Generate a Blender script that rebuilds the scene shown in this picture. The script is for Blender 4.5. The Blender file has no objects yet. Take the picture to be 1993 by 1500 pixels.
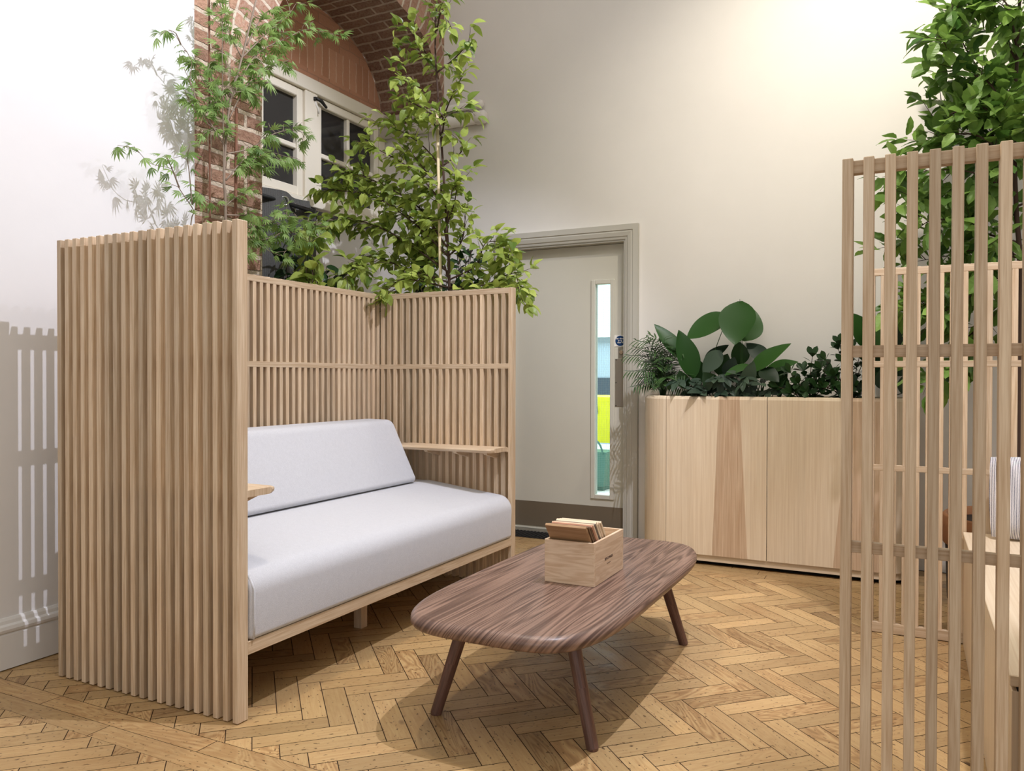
import bpy, math, random
from mathutils import Vector, Matrix, Quaternion

C = bpy.context.scene.collection
sc = bpy.context.scene
PI = math.pi
V = Vector

# ------------------------------------------------------------------ camera
F_PX, YAW, PITCH, ROLL, CAM_H = 1538.276, 0.469, 0.0100, -0.002, 1.08
cd = bpy.data.cameras.new('camera'); cam = bpy.data.objects.new('camera', cd); C.objects.link(cam)
cd.sensor_fit = 'HORIZONTAL'; cd.sensor_width = 36.0; cd.lens = F_PX / 1993 * 36.0
cd.clip_start = 0.05; cd.clip_end = 100
fw = V((-math.sin(YAW)*math.cos(PITCH), math.cos(YAW)*math.cos(PITCH), -math.sin(PITCH)))
rt = V((math.cos(YAW), math.sin(YAW), 0)); dn = fw.cross(rt)
r2 = rt*math.cos(ROLL) + dn*math.sin(ROLL); d2 = -rt*math.sin(ROLL) + dn*math.cos(ROLL)
cam.matrix_world = Matrix(((r2.x, -d2.x, -fw.x, 0), (r2.y, -d2.y, -fw.y, 0), (r2.z, -d2.z, -fw.z, CAM_H), (0, 0, 0, 1)))
sc.camera = cam

# ------------------------------------------------------------------ world, lamps, exposure
sc.view_settings.view_transform = 'Standard'; sc.view_settings.look = 'None'
sc.view_settings.gamma = 1.0; sc.view_settings.use_curve_mapping = False
sc.view_settings.exposure = 0.0
w = bpy.data.worlds.new('room_ambient'); sc.world = w; w.use_nodes = True
w.node_tree.nodes['Background'].inputs[0].default_value = (1.0, 0.965, 0.93, 1)
w.node_tree.nodes['Background'].inputs[1].default_value = 0.46

def area(name, loc, target, sx, sy, power, color):
    l = bpy.data.lights.new(name, 'AREA'); l.shape = 'RECTANGLE'; l.size = sx; l.size_y = sy; l.energy = power; l.color = color
    o = bpy.data.objects.new(name, l); C.objects.link(o); o.location = loc
    o.rotation_euler = (V(target)-V(loc)).to_track_quat('-Z', 'Y').to_euler(); return o
area('overhead_fill', (0.3, 1.2, 4.7), (0.3, 1.2, 0), 4.5, 3.0, 85, (1.0, 0.94, 0.86))     # broad fill added overhead in place of some ambient light
area('front_fill', (0.5, -4.2, 1.7), (-0.3, 4, 1.2), 5.0, 2.6, 42, (0.97, 0.97, 1.0))   # unseen fill added behind the viewer to brighten the slat faces

def spot(name, loc, target, power, color, angle, blend=0.5, size=0.05):
    l = bpy.data.lights.new(name, 'SPOT'); l.energy = power; l.color = color
    l.spot_size = math.radians(angle); l.spot_blend = blend; l.shadow_soft_size = size
    o = bpy.data.objects.new(name, l); C.objects.link(o); o.location = loc
    o.rotation_euler = (V(target)-V(loc)).to_track_quat('-Z', 'Y').to_euler()
    return o
# cool track spot over the coffee table: lights the booth, the left wall and the alcove
spot('track_spot_cool', (-0.20, 2.50, 4.50), (-2.55, 2.70, 1.35), 500, (0.84, 0.855, 1.0), 78, 0.35, 0.02)
spot('track_spot_cool_far', (0.10, 4.10, 3.95), (-2.98, 2.00, 2.62), 110, (0.82, 0.84, 1.0), 34, 0.35, 0.02)
# warm spots
spot('wall_wash_spot', (-0.05, 3.30, 4.10), (-0.30, 5.0, 2.45), 200, (1.0, 0.93, 0.80), 92, 1.0, 0.06)
spot('warm_floor_spot', (-1.85, 2.35, 4.10), (-0.60, 2.40, 0.0), 120, (1.0, 0.87, 0.68), 80, 0.8, 0.05)
spot('warm_back_spot', (-1.75, 4.85, 3.95), (-2.10, 3.5, 0.6), 50, (1.0, 0.92, 0.80), 36, 0.6, 0.04)
spot('cool_right_spot', (0.55, 2.60, 3.95), (0.42, 3.45, 0.6), 300, (0.90, 0.88, 1.0), 44, 0.5, 0.05)

# ------------------------------------------------------------------ materials
def srgb(r, g, b):
    def f(c):
        c /= 255.0
        return c/12.92 if c <= 0.04045 else ((c+0.055)/1.055)**2.4
    return (f(r), f(g), f(b), 1.0)

class NT:
    def __init__(s, name, rough=0.5, spec=0.3):
        s.m = bpy.data.materials.new(name); s.m.use_nodes = True
        s.n = s.m.node_tree.nodes; s.l = s.m.node_tree.links
        s.b = s.n['Principled BSDF']; s.b.inputs['Roughness'].default_value = rough
        s.b.inputs['Specular IOR Level'].default_value = spec
    def add(s, t, **kw):
        nd = s.n.new(t)
        for k, v in kw.items(): setattr(nd, k, v)
        return nd
    def link(s, a, b): s.l.new(a, b)
    def mapped(s, kind, scale=(1, 1, 1), loc=(0, 0, 0)):
        tc = s.add('ShaderNodeTexCoord'); mp = s.add('ShaderNodeMapping')
        s.link(tc.outputs[kind], mp.inputs[0]); mp.inputs['Scale'].default_value = scale; mp.inputs['Location'].default_value = loc
        return mp.outputs[0]
    def noise(s, vec, scale, detail=4, rough=0.55, dist=0.0):
        n = s.add('ShaderNodeTexNoise'); s.link(vec, n.inputs['Vector']); n.inputs['Scale'].default_value = scale
        n.inputs['Detail'].default_value = detail; n.inputs['Roughness'].default_value = rough; n.inputs['Distortion'].default_value = dist
        return n.outputs['Fac']
    def ramp(s, fac, stops):
        r = s.add('ShaderNodeValToRGB'); s.link(fac, r.inputs[0]); e = r.color_ramp.elements
        while len(e) < len(stops): e.new(0.5)
        for el, (p, c) in zip(e, stops): el.position = p; el.color = c if len(c) == 4 else (*c, 1)
        return r.outputs[0]
    def mix(s, fac, a, b, mode='MIX'):
        x = s.add('ShaderNodeMix', data_type='RGBA', blend_type=mode)
        for sock, v in ((x.inputs[0], fac), (x.inputs[6], a), (x.inputs[7], b)):
            if hasattr(v, 'links'): s.link(v, sock)
            else: sock.default_value = v
        return x.outputs[2]
    def math(s, op, a, b=0.0):
        x = s.add('ShaderNodeMath', operation=op)
        for sock, v in ((x.inputs[0], a), (x.inputs[1], b)):
            if hasattr(v, 'links'): s.link(v, sock)
            else: sock.default_value = v
        return x.outputs[0]
    def attr(s, name):
        a = s.add('ShaderNodeAttribute'); a.attribute_name = name; return a.outputs['Fac']
    def tone(s, col, lo=0.8, hi=1.15):
        mr = s.add('ShaderNodeMapRange'); s.link(s.attr('tone'), mr.inputs[0])
        mr.inputs['To Min'].default_value = lo; mr.inputs['To Max'].default_value = hi
        cb = s.add('ShaderNodeCombineColor')
        for i in range(3): s.link(mr.outputs[0], cb.inputs[i])
        return s.mix(1.0, col, cb.outputs[0], 'MULTIPLY')
    def color(s, v):
        if hasattr(v, 'links'): s.link(v, s.b.inputs['Base Color'])
        else: s.b.inputs['Base Color'].default_value = v
    def bump(s, h, strength=0.2, dist=0.01):
        b = s.add('ShaderNodeBump'); s.link(h, b.inputs['Height']); b.inputs['Strength'].default_value = strength
        b.inputs['Distance'].default_value = dist; s.link(b.outputs[0], s.b.inputs['Normal'])

def plain(name, col, rough=0.5, spec=0.3, metal=0.0, emit=None):
    t = NT(name, rough, spec); t.color(col); t.b.inputs['Metallic'].default_value = metal
    if emit: t.b.inputs['Emission Color'].default_value = emit[0]; t.b.inputs['Emission Strength'].default_value = emit[1]
    return t.m

def wood(name, light, dark, fine=220, stretch=0.035, rough=0.5, tone=(0.85, 1.1), fig=0.5, spec=0.3, pores=0.25, figst=0.12, figsc=22, nring=42.0):
    """grain runs along UV x; v is across the board, both in metres"""
    t = NT(name, rough, spec)
    uv = t.mapped('UV', (stretch, 1, 1))
    n1 = t.noise(uv, fine, 3, 0.6, 0.4)
    uv2 = t.mapped('UV', (figst, 1, 1))
    n2 = t.noise(uv2, figsc, 3, 0.5, 0.6)
    rings = t.math('SINE', t.math('MULTIPLY', n2, nring))
    f = t.math('ADD', t.math('MULTIPLY', n1, 1.0-fig*0.5), t.math('MULTIPLY', t.math('ADD', t.math('MULTIPLY', rings, 0.5), 0.5), fig*0.5))
    col = t.ramp(f, [(0.25, dark), (0.72, light)])
    uv3 = t.mapped('UV', (0.02, 1, 1), (3, 7, 0))
    p = t.noise(uv3, 900, 2, 0.5)
    col = t.mix(t.ramp(p, [(0.34, (pores, pores, pores, 1)), (0.46, (0, 0, 0, 1))]), col, dark)
    t.color(t.tone(col, *tone)); t.bump(n1, 0.08, 0.002)
    return t.m

M = {}
M['oak'] = wood('oak_slat_wood', srgb(222, 201, 172), srgb(188, 159, 126), 200, 0.03, 0.5, (0.70, 1.08), 0.35, figst=0.04)
M['oak_end'] = M['oak']
M['maple'] = wood('pale_ash_wood', srgb(228, 210, 182), srgb(212, 189, 158), 130, 0.02, 0.42, (0.93, 1.03), 0.3, 0.35, 0.12, figst=0.02)
M['maple_box'] = wood('pale_maple_wood', srgb(226, 201, 172), srgb(203, 172, 140), 60, 0.12, 0.5, (0.95, 1.05), 0.6, 0.3, 0.1)
M['walnut'] = wood('walnut_wood', srgb(146, 118, 102), srgb(80, 59, 51), 110, 0.016, 0.36, (0.92, 1.08), 0.7, 0.4, 0.3, figst=0.035, figsc=8, nring=130.0)
M['walnut_leg'] = wood('walnut_leg_wood', srgb(112, 82, 70), srgb(78, 54, 46), 90, 0.05, 0.35, (0.95, 1.05), 0.4, 0.4)
M['dark_board'] = wood('dark_sample_wood', srgb(120, 92, 66), srgb(84, 60, 42), 90, 0.05, 0.5, (0.9, 1.1), 0.4)
M['mid_board'] = wood('mid_sample_wood', srgb(176, 142, 104), srgb(146, 112, 78), 90, 0.05, 0.5, (0.9, 1.1), 0.4)
M['red_board'] = wood('cherry_sample_wood', srgb(193, 141, 112), srgb(165, 112, 86), 90, 0.05, 0.5, (0.9, 1.1), 0.4)
M['grey_board'] = wood('grey_sample_wood', srgb(120, 112, 104), srgb(88, 80, 74), 90, 0.05, 0.5, (0.9, 1.1), 0.4)

def floor_mat():
    t = NT('pine_block_wood', 0.36, 0.4)
    uv = t.mapped('UV', (0.07, 1, 1))
    n1 = t.noise(uv, 110, 3, 0.6, 0.5)
    uv2 = t.mapped('UV', (0.25, 1, 1))
    n2 = t.noise(uv2, 7, 2, 0.5, 0.8)
    rings = t.math('ADD', t.math('MULTIPLY', t.math('SINE', t.math('MULTIPLY', n2, 110.0)), 0.5), 0.5)
    f = t.math('ADD', t.math('MULTIPLY', n1, 0.62), t.math('MULTIPLY', rings, t.math('MULTIPLY', t.attr('figure'), 0.38)))
    col = t.ramp(f, [(0.22, srgb(200, 168, 118)), (0.55, srgb(180, 143, 96)), (1.0, srgb(112, 80, 50))])
    # dents, worm holes and dark flecks
    ob = t.mapped('UV', (0.55, 1, 1), (1.3, 2.1, 0))
    pits = t.noise(ob, 95, 2, 0.5)
    col = t.mix(t.ramp(pits, [(0.635, (0, 0, 0, 1)), (0.685, (0.8, 0.8, 0.8, 1))]), col, srgb(74, 48, 28))
    big = t.noise(t.mapped('Object'), 2.2, 3, 0.6)
    col = t.mix(t.ramp(big, [(0.40, (0, 0, 0, 1)), (0.75, (0.35, 0.35, 0.35, 1))]), col, srgb(146, 106, 66))
    v = t.add('ShaderNodeTexVoronoi'); t.link(t.mapped('UV', (0.6, 1, 1)), v.inputs['Vector']); v.inputs['Scale'].default_value = 3.3
    kn = t.ramp(v.outputs['Distance'], [(0.018, (0.9, 0.9, 0.9, 1)), (0.055, (0, 0, 0, 1))])
    col = t.mix(kn, col, srgb(80, 50, 30))
    t.color(t.tone(col, 0.60, 1.04))
    rr = t.ramp(t.noise(t.mapped('Object'), 9, 4), [(0.3, (0.28, 0.28, 0.28, 1)), (0.7, (0.46, 0.46, 0.46, 1))])
    t.link(rr, t.b.inputs['Roughness'])
    t.bump(t.math('SUBTRACT', n1, t.math('MULTIPLY', pits, 0.5)), 0.15, 0.004)
    return t.m
M['floor'] = floor_mat()
M['joint'] = plain('floor_joint_dirt', srgb(48, 30, 18), 0.9)

def plaster(name, col, var=0.03, bump=0.05):
    t = NT(name, 0.75, 0.2)
    n = t.noise(t.mapped('Object'), 1.4, 5, 0.6)
    lo = tuple(c*(1-var) for c in col[:3])+(1,); hi = tuple(min(1, c*(1+var)) for c in col[:3])+(1,)
    t.color(t.ramp(n, [(0.3, lo), (0.7, hi)]))
    t.bump(t.noise(t.mapped('Object'), 22, 6, 0.6), bump, 0.01)
    return t.m
M['wall_white'] = plaster('white_wall_paint', (0.755, 0.738, 0.722, 1))
M['wall_cream'] = plaster('cream_wall_paint', (0.80, 0.765, 0.71, 1))
M['skirting'] = plaster('skirting_paint', (0.72, 0.70, 0.67, 1), 0.03, 0.08)
M['door_paint'] = plaster('grey_door_paint', srgb(202, 198, 183), 0.03, 0.04)
M['casing_paint'] = plaster('grey_casing_paint', srgb(192, 188, 176), 0.02, 0.04)
M['window_paint'] = plaster('cream_window_paint', srgb(236, 228, 210), 0.02, 0.04)
M['pipe_paint'] = plaster('white_pipe_paint', srgb(232, 226, 218), 0.02, 0.02)

def brick(name, c1, c2, mortar, bw, bh, msize, bump=0.7, rough_scale=60, stain=None):
    t = NT(name, 0.9, 0.1)
    uv = t.mapped('UV')
    wob = t.add('ShaderNodeVectorMath', operation='ADD')
    nz = t.add('ShaderNodeTexNoise'); t.link(uv, nz.inputs['Vector']); nz.inputs['Scale'].default_value = 14
    sub = t.add('ShaderNodeVectorMath', operation='SCALE'); sub.inputs['Scale'].default_value = 0.016
    t.link(nz.outputs['Color'], sub.inputs[0]); t.link(uv, wob.inputs[0]); t.link(sub.outputs[0], wob.inputs[1])
    b = t.add('ShaderNodeTexBrick'); t.link(wob.outputs[0], b.inputs['Vector'])
    b.inputs['Scale'].default_value = 1.0; b.inputs['Brick Width'].default_value = bw; b.inputs['Row Height'].default_value = bh
    b.inputs['Mortar Size'].default_value = msize; b.inputs['Mortar Smooth'].default_value = 0.25
    b.inputs['Color1'].default_value = c1; b.inputs['Color2'].default_value = c2; b.inputs['Mortar'].default_value = mortar
    n = t.noise(uv, rough_scale, 5, 0.65)
    col = t.mix(t.ramp(n, [(0.35, (0, 0, 0, 1)), (0.75, (0.55, 0.55, 0.55, 1))]), b.outputs['Color'], stain or mortar)
    n2 = t.noise(uv, 5, 4, 0.6)
    col = t.mix(t.ramp(n2, [(0.45, (0, 0, 0, 1)), (0.75, (0.6, 0.6, 0.6, 1))]), col, c2)
    t.color(col)
    h = t.math('ADD', t.math('MULTIPLY', b.outputs['Fac'], -1.0), t.math('MULTIPLY', n, 0.9))
    t.bump(h, bump, 0.02)
    return t.m
M['brick'] = brick('rough_red_brick', srgb(180, 138, 114), srgb(128, 94, 78), srgb(216, 200, 178), 0.235, 0.082, 0.013, 1.0, 38, srgb(206, 172, 142))
M['vault_brick'] = brick('shaded_vault_brick', srgb(142, 106, 88), srgb(112, 80, 64), srgb(196, 176, 158), 0.225, 0.075, 0.009, 0.8, 55)  # darker brick colours carry the shade inside the enclosed vault
M['ring_brick'] = brick('arch_ring_brick', srgb(184, 138, 114), srgb(148, 104, 84), srgb(214, 198, 178), 0.075, 0.24, 0.009, 0.6, 55)
M['tymp_brick'] = brick('orange_infill_brick', srgb(200, 152, 124), srgb(182, 134, 106), srgb(168, 132, 110), 0.225, 0.075, 0.005, 0.3, 60, srgb(200, 142, 110))
M['tymp_soldier'] = brick('orange_soldier_brick', srgb(202, 154, 126), srgb(182, 134, 106), srgb(222, 196, 172), 0.075, 0.30, 0.004, 0.3, 60, srgb(200, 142, 110))

def fabric():
    t = NT('pale_grey_wool', 0.95, 0.1)
    n = t.noise(t.mapped('Object'), 420, 3, 0.7)
    n2 = t.noise(t.mapped('Object'), 60, 3, 0.6)
    t.color(t.mix(0.25, t.ramp(n, [(0.3, (0.47, 0.475, 0.51, 1)), (0.7, (0.64, 0.645, 0.68, 1))]), t.ramp(n2, [(0.3, (0.51, 0.515, 0.54, 1)), (0.7, (0.62, 0.625, 0.65, 1))])))
    t.b.inputs['Sheen Weight'].default_value = 0.3
    t.bump(n, 0.35, 0.004)
    return t.m
M['fabric'] = fabric()

def knit():
    t = NT('grey_white_rib_knit', 0.95, 0.1)
    uv = t.mapped('UV')
    w_ = t.add('ShaderNodeTexWave', wave_type='BANDS', bands_direction='X'); t.link(uv, w_.inputs['Vector'])
    w_.inputs['Scale'].default_value = 60; w_.inputs['Distortion'].default_value = 0.6
    n = t.noise(uv, 260, 2)
    f = t.math('ADD', t.math('MULTIPLY', w_.outputs['Fac'], 0.75), t.math('MULTIPLY', n, 0.4))
    t.color(t.ramp(f, [(0.32, srgb(96, 96, 112)), (0.55, srgb(236, 232, 232))]))
    t.bump(f, 0.4, 0.006)
    return t.m
M['knit'] = knit()
M['cushion_white'] = plain('cushion_cream_cloth', srgb(228, 222, 216), 0.95, 0.1)

def curtain_m():
    t = NT('charcoal_curtain_cloth', 0.9, 0.15)
    n = t.noise(t.mapped('Object'), 240, 2)
    t.color(t.ramp(n, [(0.3, srgb(82, 81, 78)), (0.7, srgb(100, 99, 95))]))
    return t.m
M['curtain'] = curtain_m()
M['black_metal'] = plain('black_metal', srgb(26, 26, 28), 0.35, 0.5)
M['steel'] = plain('brushed_steel', srgb(170, 164, 152), 0.38, 0.5, 0.85)
M['kick_steel'] = plain('dull_kick_plate_steel', srgb(124, 112, 94), 0.42, 0.5, 0.3)
M['chrome'] = plain('chrome', srgb(225, 225, 222), 0.12, 0.5, 1.0)
M['white_paint'] = plain('white_gloss', srgb(236, 232, 224), 0.4)
M['sign_blue'] = plain('sign_blue', srgb(18, 58, 104), 0.4)
M['ink'] = plain('printed_ink', srgb(78, 62, 58), 0.7)
M['mat_black'] = plain('black_mat_rubber', srgb(34, 32, 30), 0.8)
M['plinth_black'] = plain('plinth_shadow_gap_black', srgb(16, 14, 12), 0.9)  # near-black colour stands for the shade in the plinth and bench gaps
M['soil'] = plain('dark_soil', srgb(38, 28, 20), 0.95)
M['tub_brown'] = plain('tan_tub_leather', srgb(142, 96, 62), 0.6)
M['tub_dark'] = plain('black_tub_shell', srgb(26, 22, 20), 0.6)
M['bamboo'] = plain('bamboo_cane', srgb(214, 196, 158), 0.5)
M['bark'] = plain('young_tree_bark', srgb(74, 56, 46), 0.8)
M['bark_red'] = plain('red_brown_twig_bark', srgb(112, 74, 54), 0.7)
M['bark_grey'] = plain('grey_stem_bark', srgb(136, 120, 104), 0.7)

def glass_dark():
    t = NT('night_window_glass', 0.03, 0.5); t.color((0.030, 0.029, 0.028, 1)); return t.m
M['glass_dark'] = glass_dark()
def glass_clear():
    m = bpy.data.materials.new('wired_vision_glass'); m.use_nodes = True; nt = m.node_tree
    nt.nodes.clear(); o = nt.nodes.new('ShaderNodeOutputMaterial'); tr = nt.nodes.new('ShaderNodeBsdfTransparent'); gl = nt.nodes.new('ShaderNodeBsdfGlossy')
    mx = nt.nodes.new('ShaderNodeMixShader'); mx.inputs[0].default_value = 0.05; gl.inputs['Roughness'].default_value = 0.02
    tr.inputs[0].default_value = (0.86, 0.95, 0.97, 1)
    nt.links.new(tr.outputs[0], mx.inputs[1]); nt.links.new(gl.outputs[0], mx.inputs[2]); nt.links.new(mx.outputs[0], o.inputs[0])
    return m
M['glass_clear'] = glass_clear()

def leaf(name, a, b, under=0.35, rough=0.4, spec=0.4):
    """a..b: hue range picked per leaf by the 'tone' attribute"""
    t = NT(name, rough, spec)
    col = t.ramp(t.attr('tone'), [(0.0, a), (1.0, b)])
    t.color(col)
    tr = t.add('ShaderNodeBsdfTranslucent'); t.link(col, tr.inputs['Color'])
    mx = t.add('ShaderNodeMixShader'); mx.inputs[0].default_value = under
    t.link(t.b.outputs[0], mx.inputs[1]); t.link(tr.outputs[0], mx.inputs[2])
    t.link(mx.outputs[0], t.n['Material Output'].inputs['Surface'])
    return t.m
M['leaf_pear'] = leaf('pear_leaf', srgb(98, 124, 48), srgb(198, 212, 106), 0.45)
M['leaf_maple'] = leaf('feathery_maple_leaf', srgb(98, 130, 62), srgb(160, 188, 108), 0.45, 0.5)
M['leaf_horn'] = leaf('serrated_leaf', srgb(66, 104, 42), srgb(146, 180, 88), 0.4)
M['leaf_big'] = leaf('broad_paddle_leaf', srgb(30, 62, 22), srgb(60, 100, 42), 0.2, 0.38, 0.25)
M['leaf_dark'] = leaf('dark_shrub_leaf', srgb(22, 42, 20), srgb(48, 78, 38), 0.15, 0.4, 0.25)
M['leaf_palm'] = leaf('palm_leaflet', srgb(36, 60, 30), srgb(74, 104, 54), 0.2, 0.4)
M['leaf_grey'] = leaf('grey_green_leaf', srgb(44, 60, 48), srgb(74, 92, 72), 0.2, 0.45, 0.25)

# ------------------------------------------------------------------ mesh builder
class MB:
    def __init__(s): s.v = []; s.f = []; s.uv = []; s.t = []; s.mi = []; s.fig = []
    def face(s, idx, uvs, tone=0.5, mi=0, fig=0.0):
        s.f.append(tuple(idx)); s.uv.append(uvs); s.t.append(tone); s.mi.append(mi); s.fig.append(fig)
    def quad(s, p, uvs=None, tone=0.5, mi=0, fig=0.0):
        i = len(s.v); s.v += [tuple(q) for q in p]
        if uvs is None:
            p0, p1, p3 = V(p[0]), V(p[1]), V(p[-1])
            a = (p1-p0).length; b = (p3-p0).length
            uvs = [(0, 0), (a, 0), (a, b), (0, b)][:len(p)] if len(p) == 4 else [(0, 0)]*len(p)
        s.face(range(i, i+len(p)), uvs, tone, mi, fig)
    def box(s, lo, hi, axis=2, tone=None, mi=0, fig=0.0, skip=()):
        """axis-aligned box with the wood grain along `axis`; real-metre UVs with a random offset"""
        x0, y0, z0 = lo; x1, y1, z1 = hi
        tone = random.random() if tone is None else tone
        ou, ov = random.random()*20, random.random()*20
        P = [(x0, y0, z0), (x1, y0, z0), (x1, y1, z0), (x0, y1, z0), (x0, y0, z1), (x1, y0, z1), (x1, y1, z1), (x0, y1, z1)]
        i = len(s.v); s.v += P
        for nm, q, n in (('-z', (0, 3, 2, 1), 2), ('+z', (4, 5, 6, 7), 2), ('-y', (0, 1, 5, 4), 1), ('+x', (1, 2, 6, 5), 0), ('+y', (2, 3, 7, 6), 1), ('-x', (3, 0, 4, 7), 0)):
            if nm in skip: continue
            others = [a for a in (0, 1, 2) if a != n]
            ua = axis if axis in others else others[0]
            va = [a for a in others if a != ua][0]
            s.face([i+k for k in q], [(P[k][ua]+ou, P[k][va]+ov+n*0.37) for k in q], tone, mi, fig)
    def tube(s, pts, radii, n=8, tone=0.5, mi=0, caps=True):
        pts = [V(p) for p in pts]
        if not hasattr(radii, '__len__'): radii = [radii]*len(pts)
        base = len(s.v); up = None; L = 0
        for k, p in enumerate(pts):
            d = (pts[min(k+1, len(pts)-1)]-pts[max(k-1, 0)]).normalized()
            if up is None:
                up = V((0, 0, 1)) if abs(d.z) < 0.9 else V((1, 0, 0))
            a = d.cross(up).normalized(); b = a.cross(d).normalized(); up = b
            for j in range(n):
                t = 2*PI*j/n
                s.v.append(tuple(p+(a*math.cos(t)+b*math.sin(t))*radii[k]))
        for k in range(len(pts)-1):
            l2 = L+(pts[k+1]-pts[k]).length
            for j in range(n):
                j2 = (j+1) % n; c = 2*PI*radii[k]/n
                s.face((base+k*n+j, base+k*n+j2, base+(k+1)*n+j2, base+(k+1)*n+j), [(L, j*c), (L, (j+1)*c), (l2, (j+1)*c), (l2, j*c)], tone, mi)
            L = l2
        if caps:
            s.face([base+j for j in range(n)][::-1], [(math.cos(2*PI*j/n)*.01, math.sin(2*PI*j/n)*.01) for j in range(n)], tone, mi)
            e = base+(len(pts)-1)*n
            s.face([e+j for j in range(n)], [(math.cos(2*PI*j/n)*.01, math.sin(2*PI*j/n)*.01) for j in range(n)], tone, mi)
    def lathe(s, prof, n=32, center=(0, 0, 0), tone=0.5, mi=0):
        base = len(s.v); cx, cy, cz = center
        for r, z in prof:
            for j in range(n):
                t = 2*PI*j/n; s.v.append((cx+r*math.cos(t), cy+r*math.sin(t), cz+z))
        for k in range(len(prof)-1):
            for j in range(n):
                j2 = (j+1) % n
                s.face((base+k*n+j, base+k*n+j2, base+(k+1)*n+j2, base+(k+1)*n+j), [(j/n, prof[k][1]), ((j+1)/n, prof[k][1]), ((j+1)/n, prof[k+1][1]), (j/n, prof[k+1][1])], tone, mi)
    def obj(s, name, mats, parent=None, smooth=False, bevel=0.0, seg=1, loc=None, rot=None):
        me = bpy.data.meshes.new(name); me.from_pydata(s.v, [], s.f); me.update()
        ul = me.uv_layers.new(name='UVMap')
        flat = [c for u in s.uv for p in u for c in p]
        ul.data.foreach_set('uv', flat)
        a = me.attributes.new('tone', 'FLOAT', 'FACE'); a.data.foreach_set('value', s.t)
        g = me.attributes.new('figure', 'FLOAT', 'FACE'); g.data.foreach_set('value', s.fig)
        for m in (mats if isinstance(mats, (list, tuple)) else [mats]): me.materials.append(M[m])
        me.polygons.foreach_set('material_index', s.mi)
        if smooth: me.polygons.foreach_set('use_smooth', [True]*len(me.polygons))
        o = bpy.data.objects.new(name, me); C.objects.link(o)
        if parent: o.parent = parent
        if loc: o.location = loc
        if rot: o.rotation_euler = rot
        if bevel:
            b = o.modifiers.new('bevel', 'BEVEL'); b.width = bevel; b.segments = seg; b.limit_method = 'ANGLE'; b.angle_limit = math.radians(40)
            b.harden_normals = False
        return o

def thing(name, label, cat, loc=(0, 0, 0), rz=0.0, group=None):
    o = bpy.data.objects.new(name, None); C.objects.link(o); o.empty_display_size = 0.1
    o.location = loc; o.rotation_euler = (0, 0, rz)
    return tag(o, label, cat, group)
def tag(o, label, cat, group=None):
    o['label'] = label; o['category'] = cat
    if group: o['group'] = group
    return o
def struct(o): o['kind'] = 'structure'; return o

# ================================================================== SETTING
XW, YE, HC = -2.985, 5.0, 4.5          # white wall plane, end wall plane, height built
random.seed(3)

# ---- floor: 45 degree herringbone of pine blocks, board borders
def build_floor():
    mb = MB(); W, n = 0.0761, 4; ox, oy = -1.600, 2.131
    du = V((1, -1))/math.sqrt(2); dv = V((1, 1))/math.sqrt(2)
    g = 0.0014
    def clip(poly, fn):
        out = []
        for k in range(len(poly)):
            a, b = poly[k], poly[(k+1) % len(poly)]; fa, fb = fn(a), fn(b)
            if fa >= 0: out.append(a)
            if (fa >= 0) != (fb >= 0):
                t = fa/(fa-fb); out.append(a+(b-a)*t)
        return out
    X0, X1, Y0, Y1 = -2.99, 3.2, -0.3, 4.98
    def emit(poly, O, A, B):
        for ya, yb in ((1.69, 4.40), (Y0, 1.535)):
            p = poly
            for fn in (lambda q: q.x-X0, lambda q: X1-q.x, lambda q: q.y-ya, lambda q: yb-q.y):
                p = clip(p, fn)
                if len(p) < 3: break
            if len(p) < 3: continue
            ou, ov = random.random()*30, random.random()*30
            fig = 1.0 if random.random() < 0.28 else random.random()*0.3
            tone = min(1, max(0, random.gauss(0.55, 0.22)))
            i = len(mb.v); mb.v += [(q.x, q.y, 0.0) for q in p]
            mb.face(range(i, i+len(p)), [((q-O).dot(A)+ou, (q-O).dot(B)+ov) for q in p], tone, 0, fig)
    for i in range(-70, 80):
        for j in range(-70, 80):
            t = (i-j) % (2*n)
            if t == 0:
                a = V((ox, oy))+du*(i*W+g)+dv*(j*W+g)
                q = [a, a+du*(n*W-2*g), a+du*(n*W-2*g)+dv*(W-2*g), a+dv*(W-2*g)]
                A, B = du, dv
            elif t == 2*n-1:
                a = V((ox, oy))+du*(i*W+g)+dv*(j*W+g)
                q = [a, a+du*(W-2*g), a+du*(W-2*g)+dv*(n*W-2*g), a+dv*(n*W-2*g)]
                A, B = dv, du
            else: continue
            if max(c.x for c in q) < X0 or min(c.x for c in q) > X1 or max(c.y for c in q) < Y0 or min(c.y for c in q) > Y1: continue
            emit(q, a, A, B)
    # straight border boards
    for (ya, yb, off) in ((1.536, 1.611, 0.0), (1.613, 1.688, 0.42), (4.402, 4.478, 0.1), (4.480, 4.556, 0.6), (4.558, 4.634, 0.3), (4.636, 4.712, 0.5), (4.714, 4.79, 0.2), (4.792, 4.868, 0.7), (4.870, 4.98, 0.3)):
        x = X0-off
        while x < X1:
            x2 = x+0.62+random.random()*0.25
            a, b = max(x, X0)+g, min(x2, X1)-g
            if b > a:
                ou, ov = random.random()*30, random.random()*30
                mb.quad([(a, ya, 0), (b, ya, 0), (b, yb, 0), (a, yb, 0)], [(a+ou, ov), (b+ou, ov), (b+ou, ov+yb-ya), (a+ou, ov+yb-ya)], min(1, max(0, random.gauss(0.5, 0.2))), 0, random.random()*0.9)
            x = x2
    # dirt-filled joints lie just under the block tops, on one slab
    mb.box((-3.75, -0.3, -0.08), (3.2, 5.2, -0.0012), 0, 0.5, 1)
    return struct(mb.obj('floor', ['floor', 'joint']))
build_floor()

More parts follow.
